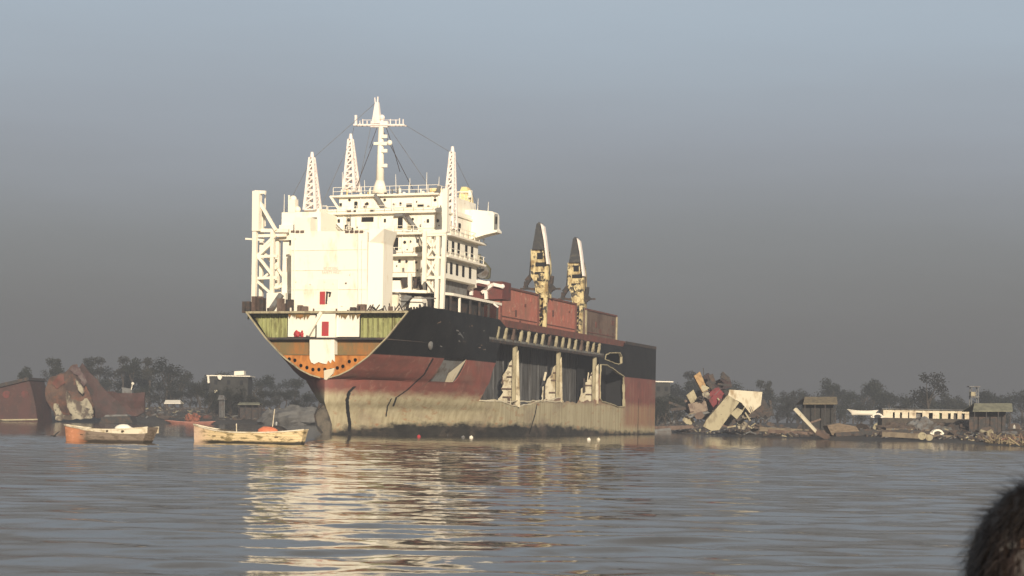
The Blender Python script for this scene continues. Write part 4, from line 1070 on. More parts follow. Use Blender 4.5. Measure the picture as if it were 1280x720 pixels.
def jag(pts, amp=1.2, step=4):
    out = []
    for i, p in enumerate(pts):
        q = pts[(i+1) % len(pts)]; n = max(1, int(math.dist(p, q)/step))
        for k in range(n): out.append((lerp(p[0], q[0], k/n)+(random.uniform(-amp, amp) if k else 0), lerp(p[1], q[1], k/n)+(random.uniform(-amp, amp) if k else 0)))
    return out
warp_plate('bow_plate', jag([(57,486),(61,474),(72,469),(80,466),(88,458),(96,455.5),(101,468),(108,487),(116,505),(118,523),(70,523),(64,510),(58,495)], 1.0), 440, .5, BOWM, w2, .02)
warp_plate('red_upper_plate', jag([(64,480),(74,469),(80,468),(81,478),(70,487)], .8, 3), 439.2, .2, mat('bow_red', (.16, .06, .045), .8, (.11, .07, .05), .5), w2, .02)
warp_plate('peak_plate', jag([(86,462),(93,456),(100,461),(108,478),(104,484),(98,470)], .8, 3), 438.8, .3, mat('bow_maroon', (.085, .05, .048), .8, (.15, .12, .11), 1), w2, .02)
warp_plate('dark_side', [(94,456),(98,460),(104,453),(112,466),(124,478),(150,505),(160,520),(120,523),(114,500),(104,474)], 446, .5, mat('dark_rust', (.075,.042,.038), .8, (.05,.04,.036), .4), w2, .02)
warp_plate('torn_plating', jag([(84,488),(88,492),(90,500),(100,503),(108,498),(114,508),(117,522),(92,521),(86,510),(85,500)], 1.1, 3), 438.5, .4, TORN, w2)
warp_plate('torn_plating', jag([(66,505),(72,506),(74,516),(84,520),(114,518),(116,524),(70,525),(67,514)], 1.1, 3), 438, .4, TORN, w2)
warp_plate('torn_plating', jag([(94,474),(98,478),(105,490),(103,494),(97,484)], 1.1, 3), 439, .3, TORN, w2)
w3 = empty('wrecked_side_shell', W(150, 520, 452), 'low dull red slab of ship side behind the broken bow section', 'wreck'); w3.location.z = 0
warp_plate('side_plate', [(113,493),(128,489),(142,489),(150,492),(182,491),(181,516),(170,521),(112,522)], 455, .6, WR, w3)
o = MB()
for a, b in (((129,491),(148,518)), ((148,517),(126,527)), ((137,502),(146,517)), ((146,508),(149,517))): o.bar(W(*a, 450), W(*b, 450), .55)
under(w3, o.build('torn_frame', PALE))
w4 = empty('dark_barge', W(142, 524, 425), 'dark flat topped barge grounded behind the short wooden boat', 'barge'); w4.location.z = 0
under(w4, wprism('barge_hull', [(124,529),(128,521),(162,520),(166,529)], 425, 6, DARKS))
under(w4, wprism('barge_coaming', [(130,521),(132,518.5),(158,518),(160,520.2)], 426, 4, GREYS))

# generic scrap pieces lying about
def jagged_plate(rr, w, h):
    n = 7; pts = []
    for k in range(n):
        a = 2*math.pi*k/n; r = rr.uniform(.6, 1); pts.append((math.cos(a)*w*r, math.sin(a)*h*r))
    o = MB(); o.prism([(x, 0, y) for x, y in pts], (0, .18, 0))
    return o
plate_protos = []
rs = random.Random(5)
SCR = [mat('scrap_brown', (.095, .07, .055), .85, (.055, .045, .038), .8), RUSTRED2, GREYS, PALE, DARKS]
def scrap(name, label, cat, group, u, Y, builder, m, rot, up=0):
    p = W(u, 525, Y); z = ground(p.x, p.y)
    key = (name, m.name, rs.randrange(2))
    if key not in scrap.cache:
        scrap.cache[key] = builder(); o = scrap.cache[key].build(name, m)
        scrap.cache[key] = o
    else:
        o = scrap.cache[key].copy(); COL.objects.link(o)
    o.location = (p.x, p.y, z + up); o.rotation_euler = rot; return tag(o, label, cat, group)
scrap.cache = {}
def shore_Y(u):
    return interp(u, [0, 120, 190, 390, 560, 800, 835, 880, 930, 1000, 1100, 1200, 1280], [430, 470, 495, 520, 500, 440, 432, 398, 352, 313, 303, 287, 243])
for k in range(34):
    u = rs.uniform(830, 1280); Y = shore_Y(u) + rs.uniform(16, 95)
    scrap('scrap_plate', 'torn rusty ship plate lying on the mud right of the ship', 'scrap plate', 'scrap plates right of the ship', u, Y, lambda: jagged_plate(rs, rs.uniform(.8, 2.6), rs.uniform(.5, 1.4)), SCR[rs.choice((0, 0, 0, 1, 2, 4, 4, 3))], (rs.uniform(-1.3, .6), rs.uniform(-.3, .3), rs.uniform(-.9, .9)), rs.uniform(.2, .8))
for k in range(16):
    u = rs.uniform(185, 395); Y = shore_Y(u) + rs.uniform(5, 35)
    scrap('scrap_plate', 'torn rusty ship plate lying on the mud left of the ship', 'scrap plate', 'scrap plates left of the ship', u, Y, lambda: jagged_plate(rs, rs.uniform(.8, 2.4), rs.uniform(.5, 1.2)), SCR[rs.choice((0, 0, 1, 2, 4))], (rs.uniform(-1.3, .6), rs.uniform(-.3, .3), rs.uniform(-.9, .9)), rs.uniform(.2, .8))
def beam(L, w): return MB().bar((-L/2, 0, 0), (L/2, 0, 0), w).bar((-L/2, 0, w*.9), (L/2, 0, w*.9), w*.5, w*.8)
for k in range(15):
    u = rs.uniform(970, 1200); Y = shore_Y(u) + rs.uniform(10, 40)
    scrap('steel_beam', 'long pale beam lying flat on the beach before the row building', 'beam', 'beams before the row building', u, Y, lambda: beam(rs.uniform(5, 14), rs.uniform(.25, .5)), (RUSTBR, mat('driftwood', (.20, .16, .11), .85, (.11, .085, .06), 1), DARKS)[k % 3], (0, rs.uniform(-.06, .06), rs.uniform(-.4, .25)), .3)
# litter of small fragments on both beaches: nobody could count it
o = MB(); rr = random.Random(3)
for k in range(1900):
    u = rr.choice((rr.uniform(825, 1300), rr.uniform(825, 1300), rr.uniform(170, 400))); Y = shore_Y(u) + 11 + rr.random()**1.5*95
    p = W(u, 525, Y); z = ground(p.x, p.y); a = rr.uniform(0, 3.14); l = rr.uniform(.2, 1.1); h2 = rr.uniform(-.1, .7)
    o.bar((p.x-math.cos(a)*l, p.y-math.sin(a)*l, z+.1), (p.x+math.cos(a)*l, p.y+math.sin(a)*l, z+.1+h2), rr.uniform(.10, .36), mi=rr.choice((0, 0, 0, 0, 1, 1, 1, 3, 3, 2)))
tag(o.build('debris', [SCR[0], DARKS, PALE, GREYS]), kind='stuff')
# scattered dry brush on the bank
# ------------------------------------------------------------------ wreck pile right of the bow
YW = 352
wr = empty('wrecked_superstructure', W(905, 535, YW), 'collapsed pile of pale and red ship superstructure right of the bow', 'wreck'); wr.location.z = 0
zb = lambda pts, dy, dep, m, name='bent_panel': under(wr, wprism(name, pts, YW+dy, dep, m))
zb([(879,533),(883,525),(910,493.5),(924,503),(899,537.5),(889,538.5)], 0, 2.2, PALE, 'bent_panel')
zb([(912,487),(953,490),(951,506.5),(938,517),(927,503.5),(910,495)], 4.5, 2.0, PALE2, 'deck_panel')
zb([(913,517),(922,509.5),(929,514),(921,524)], 2, 3.5, PALE, 'box_panel')
zb([(924,503),(938,517),(952,507),(962,508),(962,516),(945,522),(930,523),(915,531),(899,537)], 8, 4, DARKS, 'dark_flank')  # dark steel plating below the deck panel
zb([(888,487),(898,484),(908,495),(893,512),(886,500)], 9, 3, mat('wreck_red', (.20, .035, .04), .75, (.11, .03, .03), .8), 'red_housing')
zb([(867.5,470),(875,464.5),(886,491),(880,494)], 7.5, 2.2, mat('wreck_tan', (.42, .27, .12), .7, (.22, .12, .05), .9), 'leaning_column')
zb([(858,494),(867,487),(872,499),(864,505)], 7, 1.5, PALE, 'bent_panel')
zb([(860,505),(882,500),(885,513),(864,519)], 6, 2.0, mat('wreck_pinkish', (.26, .20, .15), .8, (.14, .10, .08), .8), 'wall_panel')
zb([(857,519.5),(884,514),(888,516),(862,522.5)], 5.2, 2.6, GREYS, 'floor_panel')
zb([(858,512),(864,496),(874,488),(886,486),(898,482),(912,490),(930,497),(956,500),(964,514),(940,524),(905,528),(868,522)], 13, 6, mat('wreck_dark', (.06, .052, .048), .85, (.035, .03, .03), .5), 'crushed_bulk')  # dark mass filling the gaps behind the panels
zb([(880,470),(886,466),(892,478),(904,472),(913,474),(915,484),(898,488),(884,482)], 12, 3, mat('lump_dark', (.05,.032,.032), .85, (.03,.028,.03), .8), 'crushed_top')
o = MB()
for a, b, w in (((884,477),(892,486),.9), ((888,468),(892,480),1.0), ((902,466),(911,474),.7), ((901,470),(912,476),.6), ((879,460),(880,474),.15), ((897,480),(915,482),.4), ((872,499),(886,492),.7), ((836,503),(858,511),.5), ((838,512),(858,510),.6), ((868,492),(876,512),.4), ((962,500),(966,520),.5), ((966,515),(958,521),.6), ((946,522),(964,512),.8)):
    under(wr, MB().bar(W(*a, YW+8), W(*b, YW+8), w).build('twisted_frame', DARKS))
rw = random.Random(31)
for k in range(60):
    u = rw.uniform(856, 964); v = rw.uniform(interp(u, [856, 880, 905, 930, 964], [498, 480, 488, 505, 508]), 536); q = W(u, v, YW+rw.uniform(2.0, 11)); a = rw.uniform(0, 3.14); l = rw.uniform(.4, 2.0)
    if k % 3:
        under(wr, MB().bar(q, q+Vector((math.cos(a)*l, rw.uniform(-.4, .4), math.sin(a)*l)), rw.uniform(.10, .30), rw.uniform(.06, .3)).build('scrap_strut', rw.choice((RUSTBR, DARKS, GREYS, PALE, SCR[0]))))
    else:
        n = 6; pts = [(math.cos(6.28*i/n)*l*rw.uniform(.4, .8), math.sin(6.28*i/n)*l*rw.uniform(.3, .7)) for i in range(n)]
        under(wr, MB().prism([q+Vector((x, y*.3, y)) for x, y in pts], (.05, .12, 0)).build('scrap_flap', rw.choice((RUSTBR, PALE, TORN, SCR[0], GREYS))))
o = MB(); o.ball(W(889, 471.5, YW+8), .42, nu=10, nv=7); under(wr, o.build('lamp_globe', WHITE2, None, True))
# flat dark pontoon wreck at the bow foot
w5 = empty('flattened_hull', W(845, 540, 425), 'flat dark pontoon wreck lying on the mud beside the ship bow', 'wreck'); w5.location.z = 0
under(w5, wprism('pontoon_deck', [(812,533),(866,531.5),(868,535),(812,540)], 424, 7, RUSTBR)); under(w5, wprism('pontoon_side', [(815,537),(838,535),(840,542),(822,543.5)], 423, 4, GREYS))

# ------------------------------------------------------------------ sheds, houses and things along the right beach
ROOF = mat('weathered_roof', (.23, .22, .15), .8, (.13, .125, .09), .8, (1, 1, 1), .4, .65)
THATCH = mat('thatch', (.20, .16, .10), .9, (.11, .09, .06), 1.5)
PLASTER = mat('cream_plaster', (.70, .62, .46), .8, (.50, .40, .27), .5, c3=(.30,.24,.17), s3=1.0, lo3=.58, hi3=.68)
def shed(name, label, u0, u1, vr0, vr1, vb, Y, dep, roof_m, wall=True, wm=None, wl=.45):
    r = empty(name, W((u0+u1)/2, 525, Y), label, 'shed')
    a, b = W(u0, vr1, Y), W(u1, vr1, Y); t0, t1 = W(u0+2, vr0, Y+dep*.5), W(u1-1, vr0, Y+dep*.5)
    r.location.z = ground(r.location.x, r.location.y)
    o = MB(); e = Vector((0, 0, -.16)); a2, b2 = a + Vector((0, dep, 0)), b + Vector((0, dep, 0))
    for q in ((a, b, t1, t0), (t0, t1, b2, a2)): o.add([*q, *[p+e for p in q]], [(0,1,2,3),(7,6,5,4),(0,4,5,1),(1,5,6,2),(2,6,7,3),(3,7,4,0)])
    under(r, o.build('roof', roof_m)); zg = min(W(u0, vb, Y).z, r.location.z)
    for k in range(4):
        x = lerp(a.x+.4, b.x-.4, k/3)
        under(r, MB().bar((x, Y+.3, zg-.3), (x, Y+.3, lerp(a.z, b.z, k/3)), .16).build('post', DARKS))
    if wall:
        under(r, MB().box(a.x+.3, b.x-.3, Y+dep*wl, Y+dep*wl+.15, zg-.3, min(a.z, b.z)).build('wall', wm or DARKS))
    return r
shed('open_shed', 'open sided shed with grey sloped roof behind the drums at far right', 1216, 1266, 504, 513.5, 529, 330, 8, ROOF)
shed('thatched_shed', 'wide thatched shed with dark open front behind the fallen white beam', 1004, 1047, 496, 504.5, 524, 350, 9, THATCH, True, mat('shed_wall', (.04, .037, .033), .85, (.025, .023, .022), .8), .3)
# long row of plastered rooms with openings
rb = empty('row_building', W(1158, 524, 350), 'long low cream plastered row building with dark doorways', 'building'); rb.location.z = ground(rb.location.x, rb.location.y)
a, b = W(1104, 524, 350), W(1213, 524, 350); ztop = W(1158, 512.5, 350).z; zg = W(1158, 523, 350).z
under(rb, MB().box(a.x-.3, b.x+.3, 349.6, 354, rb.location.z-.6, zg-.003).build('plinth', mat('plinth_mud', (.085, .07, .055), .9, (.05, .043, .037), .5)))
o = MB(); cuts = [(1116,1118.5,0),(1125,1127.5,0),(1135,1136.5,0),(1145,1153,.35),(1161,1166,0),(1174,1177.5,.1),(1185,1188.5,0),(1192,1197,.25),(1202,1206,.25)]
u_prev = 1104
segs = []
for (c0, c1, k) in cuts: segs.append((u_prev, c0)); u_prev = c1
segs.append((u_prev, 1213))
for s0, s1 in segs:
    x0_, x1_ = W(s0, 520, 350).x, W(s1, 520, 350).x; under(rb, MB().box(x0_, x1_, 350, 350.25, zg, ztop-.02).build('wall', PLASTER))
under(rb, MB().box(a.x, b.x, 353.5, 353.7, zg, ztop-.02).build('back_wall', DARKS))
for x in (a.x, b.x-.25): under(rb, MB().box(x, x+.25, 350.26, 353.5, zg, ztop-.02).build('end_wall', PLASTER))
under(rb, MB().box(a.x-.4, b.x+.4, 349.5, 354.2, ztop, ztop+.16).build('roof', GREYS))
for c0, c1, k in cuts:
    x0_, x1_ = W(c0, 520, 350).x, W(c1, 520, 350).x; under(rb, MB().box(x0_, x1_, 350.08, 350.16, ztop-.55, ztop-.02).build('lintel', PLASTER))
    if k: under(rb, MB().box(x0_, x1_, 350.9, 351, zg, ztop-.6).build('door', GREYS if k > .2 else mat('door_green', (.16, .24, .09), .7)))
# beached white boat and a leaning white beam
p0 = W(1079, 514, 352)
bb = empty('beached_boat', (p0.x, p0.y, p0.z-.5), 'slim white boat hull drawn up left of the row building', 'boat')
h, g, i_, rows = boat_hull(4.6, 1.3, .55, .25, .2, None, None, .6, .5, .3)
h.build('hull', WHITE2, bb, True); g.build('gunwale', WHITE2, bb); i_.build('lining', INW, bb)
o = MB(); A, B = W(994, 511, 316), W(1024, 543.5, 314); o.bar(A, B, 1.05, .5, .8)
lb = o.build('fallen_mast', PALE2); tag(lb, 'long white beam slanting down to the water edge before the thatched shed', 'beam')
o = MB(); o.bar(W(1008,530,317), W(1026,524,317), .3); o.bar(W(1014,536,318), W(1034,546,314), .9); o.bar(W(1021,540,314), W(1036,548,313), .8)
s = o.build('broken_frame', RUSTBR); tag(s, 'brown broken frame lying under the foot of the slanting white beam', 'scrap frame')
o = MB(); A = W(1036,537,318); o.prism([W(u, v, 318) for u, v in ((1034,532),(1048,529),(1070,533),(1076,541),(1062,544),(1040,544))], (0, 5, 0))
s = o.build('timber_raft', mat('raft', (.19,.14,.095), .8, (.10,.075,.05), 1.5, (1,1,3))); tag(s, 'low brown timber raft stranded right of the slanting white beam', 'raft')
for k, (u, v, r_) in enumerate(((1152.5, 545, .62), (1161.3, 547.2, .52))):
    p = W(u, v, 300); o = MB(); root = empty('oil_drum', p, ('larger pale drum with its round end towards the water', 'smaller pale drum beside the larger one at the water edge')[k], 'drum', 'pale drums at the water edge')
    o.tube((0,0,0), (.5, 1.5, 0), r_, n=16); o.build('barrel', PALE2, root)
    o = MB(); o.tube((-.02,-.06,0), (.02,.05,0), r_*1.06, n=16); o.build('rim', PALE, root)
for k, (u, v, l) in enumerate(((1171, 543, 'crumpled white sheet on the mud right of the two drums'), (1097, 522, 'curved white scrap standing at the left end of the row building'))):
    p = W(u, v, 302 if k == 0 else 345); o = MB(); pts = [Vector((math.cos(t)*1.0, 0, math.sin(t)*.75)) for t in [math.pi*i/9 for i in range(10)]]
    for a2, b2 in zip(pts, pts[1:]): o.bar(a2, b2, .7, .3)
    s = o.build('curved_scrap', WHITE2); s.location = p; s.rotation_euler = (0, 0, .3-k*.5); tag(s, l, 'scrap')
for k, (u, w_, hh, l) in enumerate(((1124, 4.2, 1.5, 'low mud and scrap heap before the left end of the row building'), (1152, 3.4, 2.2, 'tallest grey scrap heap before the middle of the row building'), (1180, 4.8, 1.4, 'long low scrap heap before the right part of the row building'), (1205, 3.2, 1.7, 'scrap heap between the row building and the grey shed'))):
    o = MB(); o.ball((0,0,0), w_, 2.6, hh, 22, 12, lambda p: 1+.42*mnoise.noise(p*2.6+Vector((k*5,0,0)))+.22*mnoise.noise(p*8)); c = W(u, 525, 346); s_ = o.build('rubble_heap', (SCR[0], GREYS, SCR[0], mat('mud_heap', (.075,.06,.05), .9, (.045,.04,.036), 1))[k]); s_.location = (c.x, c.y, ground(c.x, c.y)+.4); tag(s_, l, 'rubble heap')
# watch tower with white cap
p = W(1217, 525, 380); z = ground(p.x, p.y)
wt = empty('watch_tower', (p.x, p.y, z), 'thin grey watch tower with small pale cabin rising above the grey roofed shed', 'tower')
zt = W(1217, 484, 380).z - z; zc_ = W(1217, 490, 380).z - z
for sx_, sy_ in ((-.7,-.7),(.7,-.7),(.7,.7),(-.7,.7)): MB().bar((sx_*1.2, sy_*1.2, -.2), (sx_, sy_, zt), .16).build('leg', GREYS, wt)
MB().box(-.9, .9, -.9, .9, zc_-1.2, zc_-.9).build('platform', GREYS, wt); MB().box(-.85, .1, -.85, .8, zc_-.88, zc_).build('cabin_wall', PALE, wt); MB().box(-1.3, 1.1, -1.0, 1.0, zt, zt+.22).build('roof', GREYS, wt)
# right edge bank of dry brush and wreckage
o = MB(); rr = random.Random(9)
for k in range(260):
    u = rr.uniform(1232, 1330); Y = shore_Y(min(u, 1280))+rr.uniform(2, 22); p = W(u, 525, Y); z = ground(p.x, p.y)
    a = rr.uniform(0, 6.28); l = rr.uniform(.5, 2.2); o.bar((p.x, p.y, z), (p.x+math.cos(a)*l, p.y+math.sin(a)*l*.4, z+rr.uniform(.1, 1.3)), rr.uniform(.05, .16), mi=rr.choice((0, 0, 1)))
tag(o.build('dry_brush', [mat('dry_straw', (.28, .22, .13), .9, (.16, .13, .08), 2), RUSTBR]), kind='stuff')
p = W(1275, 553, 262); o = MB(); pts = [Vector((0,0,0)), Vector((3,1,.3)), Vector((6,1.4,.2))]; o.path(pts, .3, 8); s = o.build('driftwood_log', mat('log_red', (.26,.13,.085), .8, (.16,.09,.06), 2)); s.location = (p.x-2, p.y+3, ground(p.x, p.y+3)+.3); tag(s, 'reddish log lying on the brushy bank at the right edge', 'log')
# ------------------------------------------------------------------ left beach buildings
def house(u0, u1, vt, vb, Y, dep, name, label, wm, rm, tank=None):
    r = empty(name, W((u0+u1)/2, 525, Y), label, 'house'); r.location.z = ground(r.location.x, r.location.y)
    a, b = W(u0, vt, Y), W(u1, vt, Y); zt = max(a.z, b.z); zg = r.location.z - .5
    w = under(r, MB().box(a.x, b.x, Y, Y+dep, zg, zt).build('wall', wm))
    under(r, MB().box(a.x-.8, b.x+.8, Y-.8, Y+dep+.8, zt+.003, zt+.32).build('roof', rm))
    n = max(2, int((b.x-a.x)/3)); fl = max(1, int((zt-zg)/3.2))
    for f in range(fl):
        for k in range(n):
            x = lerp(a.x, b.x, (k+.5)/n); z = zg + .5 + (zt-zg-.5)*(f+.35)/fl
            ww = under(r, MB().box(x-.5, x+.5, Y-.05, Y+.05, z, z+1.4).build('window', DARK)); ww.parent = w; 
    return r
hs = house(262, 310, 471, 505, 540, 9, 'flat_roofed_house', 'tall dark house with flat white edged roof among the trees left', mat('house_grey', (.045, .044, .04), .85, (.03, .028, .026), .4), WHITE2)
def on_house(name, pts, Y, dep, m): under(hs, wprism(name, pts, Y, dep, m))
on_house('water_tank', [(293,464),(305,463.5),(305,468.5),(292.5,469)], 541, 4, WHITE2)
on_house('parapet', [(259,469.5),(261,469),(262,478.5),(259.5,479)], 538.4, 1, WHITE2)
on_house('sunlit_gable', [(271,469),(276,468.5),(277.5,472),(275.5,475),(273,474)], 538.4, .6, WHITE2)
on_house('sunlit_gable', [(268,488),(272,487),(271.5,492),(267,491)], 538.4, .6, PALE2)
shed('market_stall', 'small stall with white awning on posts above the left mud bank', 205, 226, 500, 504, 516, 512, 5, WHITE2, False)
shed('low_hut', 'low hut with long pale roof edge left of the ship stern', 297, 325, 503, 505.5, 517, 520, 6, ROOF)
shed('small_hut', 'small grey gabled hut under the trees below the white roofed house', 272, 281, 494, 499, 510, 522, 4, GREYS, True, GREYS)
p = W(162, 525, 520)
dr = empty('site_crane', (p.x, p.y, ground(p.x, p.y)), 'pale crane cabin with white lamp rising behind the low red slab', 'crane'); z = dr.location.z
under(dr, wprism('cabin', [(152,484),(164,486),(165,492),(153,492)], 520, 2.5, GREYS)); o = MB(); o.bar(W(158,492,521), W(158,515,521), .7); under(dr, o.build('column', GREYS)); o = MB(); o.ball(W(166,479.5,520), .45); o.bar(W(164,487,520), W(166,480,520), .2); under(dr, o.build('lamp', WHITE2))
# grey ash heap behind the stern
o = MB(); c = W(372, 508, 515); o.ball((0,0,0), 11, 6, 4.6, 22, 12, lambda p: (1-.3*max(0,p.z))*(1+.35*mnoise.noise(p*2.2)+.12*mnoise.noise(p*7))); s = o.build('rubble_heap', mat('ash', (.15,.145,.135), .9, (.085,.08,.075), .4), None); s.location = (c.x, c.y, 2); tag(s, 'grey rubble heap on the bank close to the ship stern', 'rubble heap')
for u, v in ((258, 478), (266, 484), (280, 476), (288, 482), (297, 475), (306, 480), (314, 470)): tree('bush', u, 530, v, .9)
# distant pale roof right of the bow
house(818, 838, 478, 500, 520, 8, 'distant_house', 'distant house with pale flat roof just right of the bow', mat('far_house_wall', (.045,.044,.04), .85, (.03,.028,.026), .4), WHITE2)
for u, v in ((812, 486), (822, 489), (830, 484), (839, 488)): tree('bush', u, 505, v, 1.0)
# people working on the left bank
def small_person(u, Y, h, shirt, label):
    p = W(u, 525, Y); z = ground(p.x, p.y)
    me = bpy.data.meshes.new('person'); bm = bmesh.new()
    J = [(0,0,.53), (0,0,.68), (0,0,.80), (0,0,.87), (0,.01,.95), (.055,0,.50), (.06,.02,.28), (.06,.02,.02), (-.055,0,.50), (-.07,.03,.28), (-.09,.05,.02), (.12,0,.79), (.15,.02,.62), (.13,-.06,.50), (-.12,0,.79), (-.15,.02,.62), (-.14,-.04,.48)]
    E = [(0,1),(1,2),(2,3),(3,4),(0,5),(5,6),(6,7),(0,8),(8,9),(9,10),(2,11),(11,12),(12,13),(2,14),(14,15),(15,16)]
    RD = [.075,.075,.075,.03,.055,.055,.04,.03,.055,.04,.03,.04,.03,.022,.04,.03,.022]
    vs = [bm.verts.new(Vector(j)*h) for j in J]
    for a, b in E: bm.edges.new((vs[a], vs[b]))
    bm.to_mesh(me); bm.free(); o = bpy.data.objects.new('person', me); COL.objects.link(o)
    sk = o.modifiers.new('k', 'SKIN'); sv = o.data.skin_vertices[0].data
    for i, r_ in enumerate(RD): sv[i].radius = (r_*h, r_*h)
    sv[0].use_root = True
    o.modifiers.new('u', 'SUBSURF').levels = 1; apply_mods(o); o.data.materials.append(shirt); o.location = (p.x, p.y, z); o.rotation_euler = (0, 0, rs.uniform(-1, 1)); return tag(o, label, 'person')
small_person(373, 512, 1.7, mat('cloth_pink', (.40, .22, .20), .9), 'person in pale pink clothes standing on the bank near the ship stern')
small_person(345.5, 508, 1.7, mat('cloth_white', (.55, .54, .5), .9), 'person in white standing on the bank directly behind the orange bundle')
small_person(1268, 322, 1.7, mat('cloth_pale', (.5, .47, .4), .9), 'person in pale clothes standing at the right end of the grey shed')
# ------------------------------------------------------------------ bird and floats
bp_ = W(68, 549, 150); bird = MB(); bird.ball((0,0,0), .30, .09, .09, 10, 7, lambda p: 1-.25*abs(p.x)); bird.ball((-.33,0,.05), .10, .06, .06, 8, 5); bird.add([(-.42,0,.04),(-.52,0,.02),(-.42,.02,.06)], [(0,1,2)])
bird.add([(.22,-.05,0),(.48,-.10,.03),(.48,.10,.03),(.22,.05,0)], [(0,1,2,3)])
bird.add([(-.14,0,.05),(.14,0,.05),(.42,.25,.42),(.28,.3,.48),(.55,.5,.62)], [(0,1,2,3),(2,4,3)]); bird.add([(-.14,0,.05),(.14,0,.05),(-.05,-.3,.08),(-.3,-.45,-.05),(-.7,-.7,-.12)], [(0,1,2,3),(2,4,3)])
bo = bird.build('bird', mat('feather', (.03,.03,.032), .8)); bo.scale = (.72,)*3; bo.location = (bp_.x, bp_.y, .45); tag(bo, 'dark bird flying low over the water left of the orange bowed boat', 'bird')
for u, v, c, l, nm in ((523.5,544.5,REDP,'red float bobbing beside the dark ship bottom','float'), (579,544,GREYS,'grey float bobbing right of the red float','float'), (589,545,WHITE2,'white float bobbing nearest to the grey float','float'), (736,545.3,WHITE2,'left one of two small white floats near the bow','float'), (748,545.8,PALE2,'right one of two small white floats near the bow','float')):
    p = W(u, v, 236); p.z = 0; root = empty('mooring_float', p, l, 'float'); MB().ball((0,0,.08), .27, .24, .20).build('buoy', c, root, True); MB().tube((0,0,.2), (.04,0,.36), .04).build('ring', c, root)

# ------------------------------------------------------------------ person in front of the lens
SKIN = mat('skin', (.085, .05, .036), .55, (.065, .04, .03), 12)  # skin darkened, shade on the head put into its colour
HAIR = mat('hair', (.016, .013, .012), .45, (.034, .022, .018), 9, spec=.35)
HC = W(1329, 741, 1.95)              # head centre
FACE = R(84)                         # turned away to the right
def face_fn(p):                      # p on unit sphere; +y is the face direction
    k = 1.0
    g = lambda cx, cz, s, a: a*math.exp(-(((p.x-cx)**2+(p.z-cz)**2)/s**2)) if p.y > 0 else 0
    k += g(0, -.12, .13, .20) + g(0, -.02, .10, .08) + g(0, -.78, .22, .06) + g(0, -.42, .16, .06)
    k -= g(.34, .10, .15, .07) + g(-.34, .10, .15, .07); k += g(.34, .26, .16, .03) + g(-.34, .26, .16, .03)
    if p.z < -.3: k *= 1 - .16*min(1, abs(p.x))*(-p.z-.3)
    return k
def make_person():
    me = bpy.data.meshes.new('person'); bm = bmesh.new()
    J = [(0,.0,-.72),(0,0,-.50),(0,-.01,-.33),(0,0,-.21),(0,.01,-.12),(.20,0,-.30),(.27,.05,-.55),(.22,.28,-.66),(.16,.36,-.68),(-.20,0,-.30),(-.27,.05,-.55),(-.22,.28,-.66),(-.16,.36,-.68),(.11,.05,-.80),(.14,.45,-.78),(.14,.47,-1.2),(-.11,.05,-.80),(-.14,.45,-.78),(-.14,.47,-1.2)]
    E = [(0,1),(1,2),(2,3),(3,4),(2,5),(5,6),(6,7),(7,8),(2,9),(9,10),(10,11),(11,12),(0,13),(13,14),(14,15),(0,16),(16,17),(17,18)]
    RD = [.14,.15,.13,.062,.058,.06,.045,.035,.032,.06,.045,.035,.032,.09,.07,.05,.09,.07,.05]
    vs = [bm.verts.new(j) for j in J]
    for a, b in E: bm.edges.new((vs[a], vs[b]))
    bm.to_mesh(me); bm.free(); o = bpy.data.objects.new('person', me); COL.objects.link(o)
    o.modifiers.new('k', 'SKIN'); sv = o.data.skin_vertices[0].data
    for i, r_ in enumerate(RD): sv[i].radius = (r_, r_)
    sv[0].use_root = True; o.modifiers.new('u', 'SUBSURF').levels = 2; apply_mods(o)
    hd = MB(); hd.ball((0,0,0), .077, .097, .118, 40, 30, face_fn)
    for s in (-1, 1):               # ears: bowl with rim
        hd.ball((s*.079, -.008, -.005), .012, .020, .034, 12, 8, lambda p: 1-.25*max(0, s*p.x)); hd.ball((s*.083, -.016, .006), .008, .016, .026, 10, 6)
    for s in (-1, 1):               # hands with fingers on the knees
        hd.ball((s*.16, .42, -.685), .04, .05, .018, 10, 7)
        for f in range(4): hd.tube((s*(.13+.02*f), .455, -.685), (s*(.128+.022*f), .50+.012*(f % 3), -.70), .0085, .007, 7)
        hd.tube((s*.125, .41, -.685), (s*.10, .455, -.69), .010, .008, 7)
    bm = bmesh.new(); bm.from_mesh(o.data); m2 = bpy.data.meshes.new('t'); m2.from_pydata([tuple(v) for v in hd.v], [], hd.f); bm.from_mesh(m2); bm.to_mesh(o.data); bm.free()
    rm = o.modifiers.new('r', 'REMESH'); rm.mode = 'VOXEL'; rm.voxel_size = .005; apply_mods(o)
    for p in o.data.polygons: p.use_smooth = True
    o.data.materials.clear(); o.data.materials.append(SKIN); return o
per = make_person(); per.location = HC; per.rotation_euler = (0, 0, -FACE)
tag(per, 'person with short messy dark hair close to the camera facing away right', 'person')
hr = random.Random(21); o = MB()
cap = MB(); cap.ball((0, -.006, .012), .083, .101, .118, 30, 20, lambda p: 1 if (p.z > -.15 - .5*max(0, -p.y) and (p.y < .55 or p.z > .62) and not (abs(p.x) > .5 and p.z < .50 and p.y > -.68)) else .80)
cap_o = cap.build('hair_cap', HAIR, None, True)
